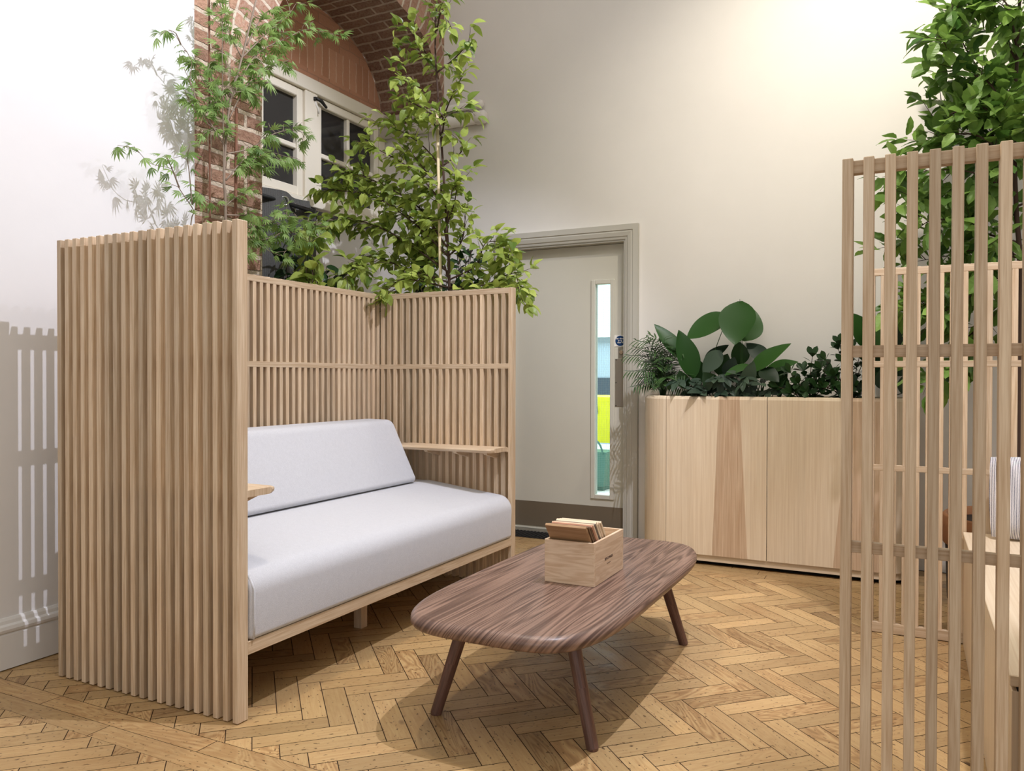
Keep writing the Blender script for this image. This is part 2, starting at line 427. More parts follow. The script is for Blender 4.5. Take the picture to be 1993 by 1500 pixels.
# ---- walls
def wall_panel(name, mat, lo, hi):
    mb = MB(); mb.box(lo, hi, 0, 0.5); return struct(mb.obj(name, mat))
wall_panel('wall_left', 'wall_white', (XW-0.115, -0.3, 0), (XW, 2.62, HC))

# end wall with the door opening (opening x -2.565..-1.69, head 1.995), runs into the alcove
DX0, DX1, DZ = -2.560, -1.695, 1.995
mb = MB()
for lo, hi in (((-3.75, YE, 0), (DX0, YE+0.2, HC)), ((DX1, YE, 0), (3.2, YE+0.2, HC)), ((DX0, YE, DZ), (DX1, YE+0.2, HC))):
    mb.box(lo, hi, 0, 0.5)
struct(mb.obj('wall_back', 'wall_cream'))

# brick pier and arched front of the window alcove (face x = -3.1)
XB, XV = -3.10, -3.66
PROF = [(3.165, 0.0), (3.165, 2.50), (3.172, 2.66), (3.20, 2.87), (3.255, 3.03), (3.32, 3.15), (3.45, 3.31), (3.62, 3.45), (3.85, 3.57), (4.10, 3.62), (4.35, 3.615), (4.60, 3.555), (4.78, 3.46), (4.90, 3.33), (4.97, 3.18), (4.999, 3.0)]
def build_brick():
    mb = MB()
    # pier face
    def f(y0, z0, y1, z1): mb.quad([(XB, y0, z0), (XB, y1, z0), (XB, y1, z1), (XB, y0, z1)], [(y0, z0), (y1, z0), (y1, z1), (y0, z1)])
    f(2.45, 0, 3.165-0.0, 2.50)
    ring = 0.24; prev = None; arc = 0
    prof = PROF[1:]
    out = []
    for k, (y, z) in enumerate(prof):
        a = V(prof[max(k-1, 0)]); b = V(prof[min(k+1, len(prof)-1)]); d = (b-a).normalized(); nrm = V((-d.y, d.x))
        o = V((y, z))+nrm*ring; o.x = min(o.x, YE-0.001); out.append(o)
    for k in range(len(prof)-1):
        a, b = V(prof[k]), V(prof[k+1]); l2 = arc+(b-a).length
        p = [(XB, a.x, a.y), (XB, b.x, b.y), (XB, out[k+1].x, out[k+1].y), (XB, out[k].x, out[k].y)]
        mb.quad(p, [(arc, 0), (l2, 0), (l2, ring), (arc, ring)], 0.5, 2)
        # face outside the ring up to the top of the wall
        p = [(XB, out[k].x, out[k].y), (XB, out[k+1].x, out[k+1].y), (XB, out[k+1].x, HC), (XB, out[k].x, HC)]
        mb.quad(p, [(q[1], q[2]) for q in p])
        arc = l2
    f(2.45, 2.50, out[0].x, HC)
    # soffit and near jamb
    arc = 0
    for k in range(len(PROF)-1):
        a, b = V(PROF[k]), V(PROF[k+1]); l2 = arc+(b-a).length
        mb.quad([(XB, b.x, b.y), (XB, a.x, a.y), (XV, a.x, a.y), (XV, b.x, b.y)], [(0, l2), (0, arc), (0.56, arc), (0.56, l2)], 0.5, 1 if k > 0 else 0)
        arc = l2
    # solid body behind the face
    mb.quad([(XB, 2.45, 0), (XB, 2.45, HC), (XB-0.5, 2.45, HC), (XB-0.5, 2.45, 0)])
    return struct(mb.obj('wall_alcove', ['brick', 'vault_brick', 'ring_brick']))
build_brick()

# alcove back: plaster below the window, brick infill above it
ZS, ZH = 2.225, 3.085                    # window frame bottom and top
mb = MB(); mb.box((XV-0.10, 3.0, 0), (XV-0.02, YE+0.02, ZS), 0, 0.5); struct(mb.obj('wall_window_side', 'wall_cream'))
def build_infill():
    mb = MB()
    def z_at(y):
        for (a, b) in zip(PROF[1:], PROF[2:]):
            if a[0] <= y <= b[0]: return a[1]+(b[1]-a[1])*(y-a[0])/max(1e-6, b[0]-a[0])
        return PROF[-1][1]
    N = 60; y0, y1 = 3.165, 4.999
    for k in range(N):
        a, b = y0+(y1-y0)*k/N, y0+(y1-y0)*(k+1)/N
        za, zb = max(z_at(a), 2.5), max(z_at(b), 2.5)
        lv = [ZH-0.02, ZH+0.085, ZH+0.30, 9]
        for q in range(3):
            l0, l1 = lv[q], lv[q+1]
            p0a, p1a = min(l0, za), min(l1, za); p0b, p1b = min(l0, zb), min(l1, zb)
            if p1a-p0a < 1e-4 and p1b-p0b < 1e-4: continue
            p = [(XV, a, p0a), (XV, b, p0b), (XV, b, p1b), (XV, a, p1a)]
            mb.quad(p, [(c[1], c[2]) if q != 1 else (c[1]*1.0, c[2]-ZH-0.085+0.03) for c in p], 0.5, 1 if q == 1 else 0)
    return struct(mb.obj('wall_infill', ['tymp_brick', 'tymp_soldier']))
build_infill()

# ---- window: painted timber frame, two casements of four panes
def build_window():
    x0, x1 = XV-0.06, XV+0.035
    mb = MB()
    mb.box((x0, 3.17, ZH-0.09), (x1+0.02, 4.99, ZH), 1, 0.5)            # head
    mb.box((x0, 3.17, ZS), (x1+0.02, 4.99, ZS+0.05), 1, 0.5)            # cill
    mb.box((x0, 3.17, ZS), (x1, 3.24, ZH-0.09), 2, 0.5)
    mb.box((x0, 4.92, ZS), (x1, 4.99, ZH-0.09), 2, 0.5)
    mb.box((x0, 4.085, ZS), (x1+0.012, 4.205, ZH-0.09), 2, 0.5)         # mullion
    w = mb.obj('window_1', 'window_paint', bevel=0.004); struct(w)
    for (ya, yb, vb) in ((3.245, 4.08, 3.715), (4.21, 4.915, 4.565)):
        m = MB(); za, zb = ZS+0.055, ZH-0.095; s = 0.055; xa, xb = XV-0.05, XV+0.03
        m.box((xa, ya, za), (xb, ya+s, zb), 2, 0.5); m.box((xa, yb-s, za), (xb, yb, zb), 2, 0.5)
        m.box((xa, ya+s, za), (xb, yb-s, za+s*1.1), 1, 0.5); m.box((xa, ya+s, zb-s), (xb, yb-s, zb), 1, 0.5)
        m.box((xa+0.01, vb-0.016, za+s*1.1), (xb-0.008, vb+0.016, zb-s), 2, 0.5)
        zc = 2.605
        m.box((xa+0.01, ya+s, zc-0.016), (xb-0.010, yb-s, zc+0.016), 1, 0.5)
        cs = m.obj('casement', 'window_paint', w, bevel=0.005)
        for (a, b) in ((ya+s, vb-0.016), (vb+0.016, yb-s)):
            for (c, d) in ((za+s*1.1, zc-0.016), (zc+0.016, zb-s)):
                g = MB(); g.box((XV-0.015, a-0.004, c-0.004), (XV-0.009, b+0.004, d+0.004), 2, 0.5); g.obj('pane', 'glass_dark', cs)
        if ya > 4:
            h = MB(); h.tube([(XV+0.05, 4.175, 2.965), (XV+0.065, 4.22, 2.955), (XV+0.05, 4.29, 2.935)], [0.010, 0.013, 0.009], 8)
            h.tube([(XV+0.05, 4.17, 2.968), (XV+0.05, 4.17, 2.945)], 0.010, 8)
            h.obj('window_catch', 'black_metal', cs, smooth=True)
            h = MB(); h.tube([(XV+0.045, 4.175, 2.94), (XV+0.052, 4.20, 2.905), (XV+0.048, 4.215, 2.87)], 0.007, 8)
            h.obj('catch_bracket', 'white_paint', cs, smooth=True)
build_window()

# ---- skirting on the left wall
mb = MB()
prof = [(0, 0.004), (0.020, 0.004), (0.020, 0.128), (0.017, 0.134), (0.024, 0.140), (0.027, 0.150), (0.024, 0.162), (0.014, 0.168), (0.012, 0.180), (0.006, 0.189), (0, 0.190)]
for k in range(len(prof)-1):
    (a, z), (b, z2) = prof[k], prof[k+1]
    mb.quad([(XW+a, -0.3, z), (XW+a, 2.62, z), (XW+b, 2.62, z2), (XW+b, -0.3, z2)])
mb.quad([(XW+a, 2.62, z) for a, z in prof], [(0, 0)]*len(prof))
struct(mb.obj('baseboard_left', 'skirting'))

# ---- door
def build_door():
    # moulded casing, mitred
    mb = MB()
    pf = [(0.094, 0.0), (0.094, 0.030), (0.058, 0.030), (0.054, 0.024), (0.044, 0.026), (0.020, 0.020), (0.014, 0.014), (0.006, 0.012), (0.0, 0.010), (0.0, 0.0)]
    def pt(side, o, d):
        if side == 0: return (DX0-o, YE-d, 0.0)
        if side == 1: return (DX0-o, YE-d, DZ+o)
        if side == 2: return (DX1+o, YE-d, DZ+o)
        return (DX1+o, YE-d, 0.0)
    for k in range(len(pf)-1):
        for sd in range(3):
            a, b = pf[k], pf[k+1]
            mb.quad([pt(sd, *a), pt(sd, *b), pt(sd+1, *b), pt(sd+1, *a)])
    struct(mb.obj('trim_1', 'casing_paint'))
    # lining of the opening with stops
    mb = MB()
    mb.box((DX0-0.001, YE-0.001, 0), (DX0+0.012, YE+0.19, DZ), 2, 0.5); mb.box((DX1-0.012, YE-0.001, 0), (DX1+0.001, YE+0.19, DZ), 2, 0.5)
    mb.box((DX0+0.012, YE-0.001, DZ-0.012), (DX1-0.012, YE+0.19, DZ+0.001), 0, 0.5)
    struct(mb.obj('trim_2', 'casing_paint'))
    # leaf with a hole for the vision panel
    a0, a1, zt = DX0+0.014, DX1-0.014, DZ-0.015
    vx0, vx1, vz0, vz1 = -1.930, -1.822, 0.285, 1.715
    y0, y1 = YE+0.065, YE+0.109
    mb = MB()
    mb.box((a0, y0, 0.012), (vx0, y1, zt), 2, 0.5); mb.box((vx1, y0, 0.012), (a1, y1, zt), 2, 0.5)
    mb.box((vx0, y0, 0.012), (vx1, y1, vz0), 2, 0.5, skip=()); mb.box((vx0, y0, vz1), (vx1, y1, zt), 2, 0.5)
    d = mb.obj('door_1', 'door_paint'); struct(d)
    m = MB(); b, t = 0.030, 0.010
    for lo, hi in (((vx0-b, y0-t, vz0-b), (vx0, y0+0.002, vz1+b)), ((vx1, y0-t, vz0-b), (vx1+b, y0+0.002, vz1+b)), ((vx0, y0-t, vz0-b), (vx1, y0+0.002, vz0)), ((vx0, y0-t, vz1), (vx1, y0+0.002, vz1+b))):
        m.box(lo, hi, 2, 0.5)
    m.obj('glazing_bead', 'door_paint', d, bevel=0.003)
    m = MB(); m.box((vx0, y0+0.018, vz0), (vx1, y0+0.024, vz1), 2, 0.5); g = m.obj('pane', 'glass_clear', d)
    m = MB()
    for k in range(1, 9): m.box((vx0+k*0.0125-0.0003, y0+0.0205, vz0), (vx0+k*0.0125+0.0003, y0+0.0211, vz1), 2, 0.5)
    for k in range(1, 115): m.box((vx0, y0+0.0205, vz0+k*0.0125-0.0003), (vx1, y0+0.0211, vz0+k*0.0125+0.0003), 0, 0.5)
    m.obj('glass_wire', 'steel', g)
    m = MB(); m.box((a0+0.004, y0-0.003, 0.030), (a1-0.004, y0+0.001, 0.205), 0, 0.5); m.obj('kick_plate', 'kick_steel', d)
    m = MB(); m.box((-1.787, y0-0.003, 0.885), (a1-0.006, y0+0.001, 1.208), 2, 0.5); p = m.obj('push_plate', 'steel', d, bevel=0.001)
    m = MB()
    for x in (-1.780, -1.722):
        for z in (0.893, 1.047, 1.200):
            m.tube([(x, y0-0.0045, z), (x, y0-0.002, z)], 0.0035, 8)
    m.obj('screw', 'black_metal', p)
    m = MB(); m.box((-1.765, y0-0.004, 1.213), (a1-0.006, y0+0.001, 1.286), 2, 0.5); p = m.obj('lock_plate', 'steel', d, bevel=0.001)
    m = MB(); m.tube([(-1.742, y0-0.014, 1.252), (-1.742, y0-0.003, 1.252)], [0.013, 0.017], 20); m.obj('lock_cylinder', 'chrome', p, smooth=False)
    # fire door sign: white card with a blue disc and white words
    m = MB(); m.box((-1.794, y0-0.0025, 1.290), (a1-0.004, y0+0.001, 1.366), 2, 0.5); sg = m.obj('fire_door_sign', 'white_paint', d)
    m = MB(); m.tube([(-1.7515, y0-0.0035, 1.328), (-1.7515, y0-0.002, 1.328)], 0.0345, 40); m.obj('sign_disc', 'sign_blue', sg)
    text_mesh('sign_lettering', 'Fire door\nkeep\nclosed', 0.0150, (-1.7515, y0-0.0041, 1.3385), (PI/2, 0, 0), 'white_paint', sg, 0.0002, bold=0.0004)

def text_mesh(name, body, size, loc, rot, mat, parent, ext=0.0003, bold=0.0, spacing=1.0):
    cu = bpy.data.curves.new(name, 'FONT'); cu.body = body; cu.size = size; cu.align_x = 'CENTER'; cu.extrude = ext; cu.offset = bold
    cu.space_line = 0.85; cu.space_character = spacing
    tmp = bpy.data.objects.new(name, cu); C.objects.link(tmp)
    dg = bpy.context.evaluated_depsgraph_get()
    me = bpy.data.meshes.new_from_object(tmp.evaluated_get(dg)); me.name = name
    bpy.data.objects.remove(tmp); bpy.data.curves.remove(cu)
    me.materials.clear(); me.materials.append(M[mat])
    o = bpy.data.objects.new(name, me); C.objects.link(o); o.parent = parent; o.location = loc; o.rotation_euler = rot
    return o
build_door()
mb = MB(); mb.box((DX0+0.012, YE-0.01, -0.002), (DX1-0.012, YE+0.19, 0.010), 0, 0.5); struct(mb.obj('trim_3', 'steel', bevel=0.004))

# ---- outside, seen through the vision panel
OUT = 'outside the door'
mb = MB(); mb.box((-9, 5.25, -0.10), (3, 16, -0.02), 0, 0.5); struct(mb.obj('ground_outside', 'white_paint'))
M['sky'] = plain('overcast_sky', (0.7, 0.9, 1, 1), 1, 0, 0, ((0.80, 0.95, 1.0, 1), 1.25))
mb = MB(); mb.quad([(-12, 16, -0.1), (6, 16, -0.1), (6, 16, 9), (-12, 16, 9)]); struct(mb.obj('sky', 'sky'))
M['grey_render'] = plain('blue_grey_render', srgb(164, 178, 186), 0.8)
M['yellow'] = plain('yellow_paint', srgb(232, 226, 40), 0.5, emit=None)
M['green'] = plain('green_plastic', srgb(70, 110, 98), 0.5)
M['dark_grey'] = plain('dark_window', srgb(70, 80, 88), 0.4)
bld = thing('building', 'pale blue grey building far off through the door glass', 'building', (-4.6, 12.4, 0))
m = MB(); m.box((-2.4, 0, -0.02), (2.4, 2.0, 1.75), 2, 0.5); m.obj('wall', 'grey_render', bld)
m = MB(); m.box((-2.5, -0.1, 1.75), (2.5, 2.1, 1.85), 0, 0.5); m.obj('roof', 'white_paint', bld)
m = MB(); m.box((-0.35, -0.02, 0.5), (0.45, 0.02, 1.08), 2, 0.5); m.obj('window', 'dark_grey', bld)
yc = thing('skip', 'bright yellow waste skip seen through the door glass', 'skip', (-2.98, 8.2, 0))
m = MB()
a, b = 0.55, 0.72
P = [(-a, -.4, 0.40), (a, -.4, 0.40), (a, .4, 0.40), (-a, .4, 0.40), (-b, -.48, 0.86), (b, -.48, 0.86), (b, .48, 0.86), (-b, .48, 0.86)]
for q in ((0, 3, 2, 1), (0, 1, 5, 4), (1, 2, 6, 5), (2, 3, 7, 6), (3, 0, 4, 7)): m.quad([P[k] for k in q])
m.box((-a, -.4, -0.02), (-a+0.1, .4, 0.40)); m.box((a-0.1, -.4, -0.02), (a, .4, 0.40))
m.obj('skip_body', 'yellow', yc)
m = MB(); m.box((-b-.02, -.50, 0.84), (b+.02, .50, 0.88)); m.obj('rim', 'yellow', yc)
m = MB(); m.box((-0.03, -0.475, 0.70), (0.06, -0.452, 0.80)); m.obj('marking_panel', 'dark_grey', yc)
gb = thing('wheelie_bin', 'dark green bin in front of the yellow skip outside', 'bin', (-2.80, 7.35, 0))
m = MB()
a, b = 0.13, 0.17
P = [(-a, -.12, 0.02), (a, -.12, 0.02), (a, .12, 0.02), (-a, .12, 0.02), (-b, -.16, 0.36), (b, -.16, 0.36), (b, .16, 0.36), (-b, .16, 0.36)]
for q in ((0, 3, 2, 1), (0, 1, 5, 4), (1, 2, 6, 5), (2, 3, 7, 6), (3, 0, 4, 7), (4, 5, 6, 7)): m.quad([P[k] for k in q])
m.box((-.12, -.1, -0.02), (.12, .1, 0.02)); m.obj('bin_body', 'green', gb)
m = MB(); m.tube([(-0.14, -.17, 0.34)]+[(-0.14+0.14*(1-math.cos(t)), -.17, 0.34+0.16*math.sin(t)) for t in [k*PI/12 for k in range(1, 12)]]+[(0.14, -.17, 0.34)], 0.010, 8); m.obj('handle', 'green', gb)
l = bpy.data.lights.new('daylight_outside', 'AREA'); l.energy = 1500; l.size = 5; l.color = (0.86, 0.95, 1.0)
o = bpy.data.objects.new('daylight_outside', l); C.objects.link(o); o.location = (-3.4, 8.5, 6.5); o.rotation_euler = (0, 0, 0)

# ---- pipes on the end wall inside the alcove, curtain
def pipe(z, y, r, x1, label):
    t = thing('wall_pipe', label, 'pipe', (0, 0, 0), 0, 'white pipes beside the window')
    m = MB(); m.tube([(-3.655, y, z), (x1-0.05, y, z)], r, 20); m.obj('tube', 'pipe_paint', t, smooth=True)
    m = MB(); m.tube([(x1-0.085, y, z), (x1-0.08, y, z), (x1-0.02, y, z), (x1-0.006, y, z), (x1, y, z)], [r, r*1.13, r*1.13, r*0.9, r*0.45], 20); m.obj('end_cap', 'pipe_paint', t, smooth=True)
pipe(3.035, 4.952, 0.027, -2.745, 'upper, thinner white pipe with rounded end cap, on wall beside window')
pipe(2.938, 4.950, 0.042, -2.715, 'lower, thicker white pipe with rounded end cap, on wall beside window')

rod = thing('curtain_rod', 'black curtain rod across the lower edge of the white window', 'curtain rod')
m = MB(); m.tube([(-3.555, 3.17, 2.20), (-3.555, 4.75, 2.165)], 0.014, 12); m.obj('rod', 'black_metal', rod, smooth=True)
m = MB(); m.tube([(-3.555, 4.20, 2.178), (-3.63, 4.20, 2.178)], 0.010, 10); m.tube([(-3.635, 4.20, 2.178), (-3.64, 4.20, 2.178)], 0.03, 16); m.obj('bracket', 'black_metal', rod, smooth=True)
cu = thing('curtain', 'charcoal eyelet curtain hanging on the black rod below window', 'curtain')
m = MB(); N = 90; ya, yb = 3.20, 4.10
def cx(y): return -3.560+0.035*math.sin((y-3.70)*2*PI/0.36)
for k in range(N):
    a, b = ya+(yb-ya)*k/N, ya+(yb-ya)*(k+1)/N
    ta, tb = 2.262-0.0222*(a-3.17), 2.262-0.0222*(b-3.17)
    if a > 4.06: ta -= 0.045
    if b > 4.06: tb -= 0.045
    m.quad([(cx(a), a, 1.25), (cx(b), b, 1.25), (cx(b), b, tb), (cx(a), a, ta)])
co = m.obj('cloth', 'curtain', cu, smooth=True)
so = co.modifiers.new('solid', 'SOLIDIFY'); so.thickness = 0.004
for k in range(-2, 6):
    y = 3.79+0.18*k
    if not (ya+0.03 < y < yb-0.03): continue
    z = 2.20-0.022*(y-3.17)
    n = V((1, -0.5 if k % 2 == 0 else 0.5, 0)).normalized(); side = V((-n.y, n.x, 0))
    e = MB(); R, r = 0.026, 0.006
    pts = [V((cx(y), y, z))+(side*math.cos(2*PI*q/24)+V((0, 0, 1))*math.sin(2*PI*q/24))*R for q in range(25)]
    e.tube(pts, r, 8, caps=False); e.obj('eyelet', 'chrome', cu, smooth=True)

# ================================================================== SLATTED BOOTHS
PITCH_S, SW, SD = 0.0429, 0.0215, 0.042
def slat_panel(parent, name, length, height, loc, rz, rails, seed, post=None, z0=0.003, flip=False):
    """slats side by side along local x; outer face at local y=0, rails let into the inner half (y 0.021-0.042)"""
    random.seed(seed)
    mb = MB(); n = int(round(length/PITCH_S))
    for k in range(n+1):
        x = k*PITCH_S
        if post is not None and k == post: continue
        mb.box((x, 0, z0), (x+SW, SD, height), 2, min(1, max(0, random.gauss(0.5, 0.28))))
    p = mb.obj(name, 'oak', parent, bevel=0.0014, loc=loc, rot=(0, 0, rz))
    for (za, zb) in rails:
        r = MB(); r.box((0.0005, SD*0.5, za), (n*PITCH_S+SW-0.0005, SD+0.0008, zb), 0, random.random()*0.4+0.3); r.obj('rail', 'oak', p, bevel=0.001)
    if post is not None:
        x = post*PITCH_S
        r = MB(); r.box((x, -0.0008, z0), (x+SW+0.0006, SD+0.0012, height), 2, 0.62); r.obj('end_post', 'oak', p, bevel=0.0014)
    return p
RAILS = lambda h: ((h-0.030, h-0.001), (1.127, 1.153), (0.690, 0.714))

# ---- the booth sofa
sofa = thing('booth_sofa', 'tall oak slatted booth sofa with pale grey cushions, beside the white left wall', 'sofa', (-1.86, 1.793, 0))
def S(x, y, z=0): return (x+1.86, y-1.793, z)
HA, HB = 1.568, 1.550
slat_panel(sofa, 'side_panel', 0.858, HA, S(-2.739, 1.793), 0, RAILS(HA), 11, post=20)
# far side panel: inner face towards the camera
slat_panel(sofa, 'side_panel', 0.858, HB, S(-1.8595, 3.712), PI, RAILS(HB), 12, post=0)
slat_panel(sofa, 'back_panel', 1.79, HB, S(-2.742, 3.665), -PI/2, RAILS(HB), 13)
m = MB(); m.box(S(-1.882, 1.836, 0.205), S(-1.860, 3.669, 0.247), 1, 0.55); m.obj('front_rail', 'oak', sofa, bevel=0.0014)
m = MB(); m.box(S(-2.70, 1.836, 0.212), S(-1.8825, 3.669, 0.246), 1, 0.3); m.obj('seat_base', 'oak', sofa)
m = MB(); m.box(S(-2.145, 2.725, 0.0), S(-2.103, 2.767, 0.2115), 2, 0.6); m.obj('leg', 'oak', sofa, bevel=0.002)

def extrude_profile(prof, y0, y1, ny=1):
    mb = MB(); n = len(prof)
    for k in range(ny+1):
        y = y0+(y1-y0)*k/ny
        mb.v += [(x, y, z) for x, z in prof]
    L = 0
    for j in range(n):
        j2 = (j+1) % n; l2 = L+math.dist(prof[j], prof[j2])
        for k in range(ny):
            a, b = y0+(y1-y0)*k/ny, y0+(y1-y0)*(k+1)/ny
            mb.face((k*n+j, k*n+j2, (k+1)*n+j2, (k+1)*n+j), [(L, a), (l2, a), (l2, b), (L, b)])
        L = l2
    mb.face(range(n)[::-1], [prof[j] for j in range(n)][::-1]); mb.face([ny*n+j for j in range(n)], [prof[j] for j in range(n)])
    return mb
def rounded(poly, seg=7):
    """poly: (x, z, radius) corners, rounded"""
    out = []; n = len(poly)
    for k in range(n):
        p = V(poly[k][:2]); r = poly[k][2]; a = V(poly[k-1][:2]); b = V(poly[(k+1) % n][:2])
        if r <= 0: out.append(tuple(p)); continue
        d1 = (a-p).normalized(); d2_ = (b-p).normalized(); ang = d1.angle(d2_); t = r/math.tan(ang/2)
        c = p+(d1+d2_).normalized()*(r/math.sin(ang/2))
        s0 = p+d1*t-c; s1 = p+d2_*t-c
        full = s0.angle_signed(s1)
        for q in range(seg+1):
            th = -full*q/seg; out.append((c.x+s0.x*math.cos(th)-s0.y*math.sin(th), c.y+s0.x*math.sin(th)+s0.y*math.cos(th)))
    return out
seat = extrude_profile(rounded([(-1.852, 0.2475, 0.02), (-2.695, 0.2475, 0.02), (-2.695, 0.515, 0.02), (-2.34, 0.520, 0.3), (-1.846, 0.462, 0.075)]), 1.842, 3.660, 1)
seat.v = [S(*p) for p in seat.v]
seat.obj('seat_cushion', 'fabric', sofa, smooth=True, bevel=0.032, seg=5)
back = extrude_profile(rounded([(-2.335, 0.525, 0.02), (-2.69, 0.525, 0.02), (-2.69, 0.855, 0.035), (-2.50, 0.852, 0.055)]), 1.995, 3.515, 1)
back.v = [S(*p) for p in back.v]
back.obj('back_cushion', 'fabric', sofa, smooth=True, bevel=0.035, seg=5)
m = MB()
m.tube([S(-1.855, 1.855, 0.252), S(-1.850, 1.853, 0.30), S(-1.850, 1.853, 0.41), S(-1.875, 1.853, 0.452)], 0.004, 6)
m.obj('piping', 'fabric', sofa, smooth=True)
def side_shelf(y_wall, sgn):
    """little armrest shelf with a rounded nose, fixed to a side panel"""
    m = MB(); z0, z1 = 0.6955, 0.7175; x0, x1, d = -2.50, -1.890, 0.168
    prof = [(0, z0), (d-0.014, z0), (d-0.003, z0+0.007), (d, z0+0.014), (d-0.004, z1-0.002), (d-0.010, z1), (0, z1)]
    n = len(prof); r = 0.03
    xs = [x0, x1-r, x1-r*0.3, x1]
    shrink = [0, 0, 0.010, 0.030]
    for x, s_ in zip(xs, shrink):
        m.v += [S(x, y_wall+sgn*max(0, (p if p == 0 else p-s_)), z) for p, z in prof]
    for k in range(len(xs)-1):
        for j in range(n):
            j2 = (j+1) % n
            m.face((k*n+j, k*n+j2, (k+1)*n+j2, (k+1)*n+j), [(xs[k], prof[j][0]), (xs[k], prof[j2][0]+.001*j), (xs[k+1], prof[j2][0]+.001*j), (xs[k+1], prof[j][0])], 0.6)
    m.face(range(n), [(0, p[0]) for p in prof], 0.6); m.face([(len(xs)-1)*n+j for j in range(n)], [(0.01, p[0]) for p in prof], 0.6)
    sh = m.obj('side_shelf', 'oak', sofa)
    for x in (-2.31, -2.13, -1.95):
        b = MB(); w_ = 0.010
        P = [(x-w_, y_wall, 0.6955), (x-w_, y_wall+sgn*0.13, 0.6955), (x-w_, y_wall+sgn*0.12, 0.684), (x-w_, y_wall, 0.655)]
        Q = [(p[0]+2*w_, p[1], p[2]) for p in P]
        P = [S(*p) for p in P]; Q = [S(*p) for p in Q]
        b.quad(P, None, 0.5); b.quad(Q[::-1], None, 0.5)
        for k in range(4): b.quad([P[k], P[(k+1) % 4], Q[(k+1) % 4], Q[k]], None, 0.5)
        b.obj('bracket', 'oak', sh)
side_shelf(3.669, -1); side_shelf(1.8365, 1)

# ---- the slatted screens and bench of the opposite booth, at the right edge
HR = 1.566
scr = thing('slatted_screen', 'near oak slatted screen at right edge, closest to the camera', 'screen', (-0.142, 1.90, 0))
slat_panel(scr, 'slat_panel', 0.858, HR, (0, 0, 0), 0, RAILS(HR), 21, post=0)
scr2 = thing('slatted_screen', 'far oak slatted screen behind the near one, in front of the pot and leafy tree', 'screen', (-0.165, 3.69, 0))
slat_panel(scr2, 'slat_panel', 0.858, 1.545, (0.8795, 0.042, 0), PI, RAILS(1.545)+((0.003, 0.045),), 22)
bench = thing('bench', 'pale wooden box bench with white-lit top between the two right slatted screens', 'bench', (0.19, 1.95, 0))
m = MB()
for a, b in ((0.0, 0.16), (0.163, 1.732)):
    m.box((0.0, a, 0.0), (0.018, b, 0.425), 2, 0.5)
m.box((0.0185, 0, 0), (0.50, 1.732, 0.42), 1, 0.5)
m.obj('base', 'maple', bench, bevel=0.001)
m = MB(); m.box((0.010, 0.0, 0.425), (0.50, 1.732, 0.434), 1, 0.5); m.obj('shadow_gap', 'plinth_black', bench)
m = MB(); m.box((-0.004, -0.001, 0.434), (0.50, 1.733, 0.458), 1, 0.5); m.obj('seat_top', 'maple', bench, bevel=0.002)

def pillow(name, w_, h, t, mats, parent, loc, rot, res=14):
    mb = MB()
    for sd in (0, 1):
        base = len(mb.v)
        for i in range(res+1):
            for j in range(res+1):
                u, v = i/res*2-1, j/res*2-1
                e = max(0, (1-u**4))*max(0, (1-v**4)); th = t*0.5*(e**0.5)
                pin = 1-0.035*(u*u)*(v*v)
                mb.v.append((u*w_/2*pin, (-1 if sd == 0 else 1)*th, v*h/2*pin+h/2))
        for i in range(res):
            for j in range(res):
                a = base+i*(res+1)+j; q = (a, a+res+1, a+res+2, a+1)
                if sd: q = q[::-1]
                mb.face(q, [(mb.v[k][0], mb.v[k][2]) for k in q], 0.5, sd)
    return mb.obj(name, mats, parent, smooth=True, loc=loc, rot=rot)
cs = thing('cushion', 'grey and white ribbed cushion leaning on the far right slatted screen', 'cushion', (0.46, 3.565, 0.459))
pillow('cushion_cover', 0.38, 0.32, 0.10, ['knit', 'cushion_white'], cs, (0, 0, 0.004), (math.radians(-12), 0, 0))

# ---- round tub with a tree behind the far screen
tub = thing('plant_tub', 'round tan-rimmed black tub on the floor behind the far right screen', 'plant pot', (0.47, 4.36, 0))
m = MB(); m.lathe([(0.0, 0.0), (0.29, 0.0), (0.315, 0.02), (0.325, 0.30), (0.30, 0.30)], 40); m.obj('shell', 'tub_dark', tub, smooth=True)
m = MB(); m.lathe([(0.326, 0.29), (0.335, 0.295), (0.338, 0.425), (0.330, 0.435), (0.318, 0.43), (0.312, 0.36)], 40); m.obj('rim_band', 'tub_brown', tub, smooth=True)
m = MB(); m.lathe([(0.313, 0.395), (0.15, 0.405), (0.0, 0.408)], 40); m.obj('soil', 'soil', tub)

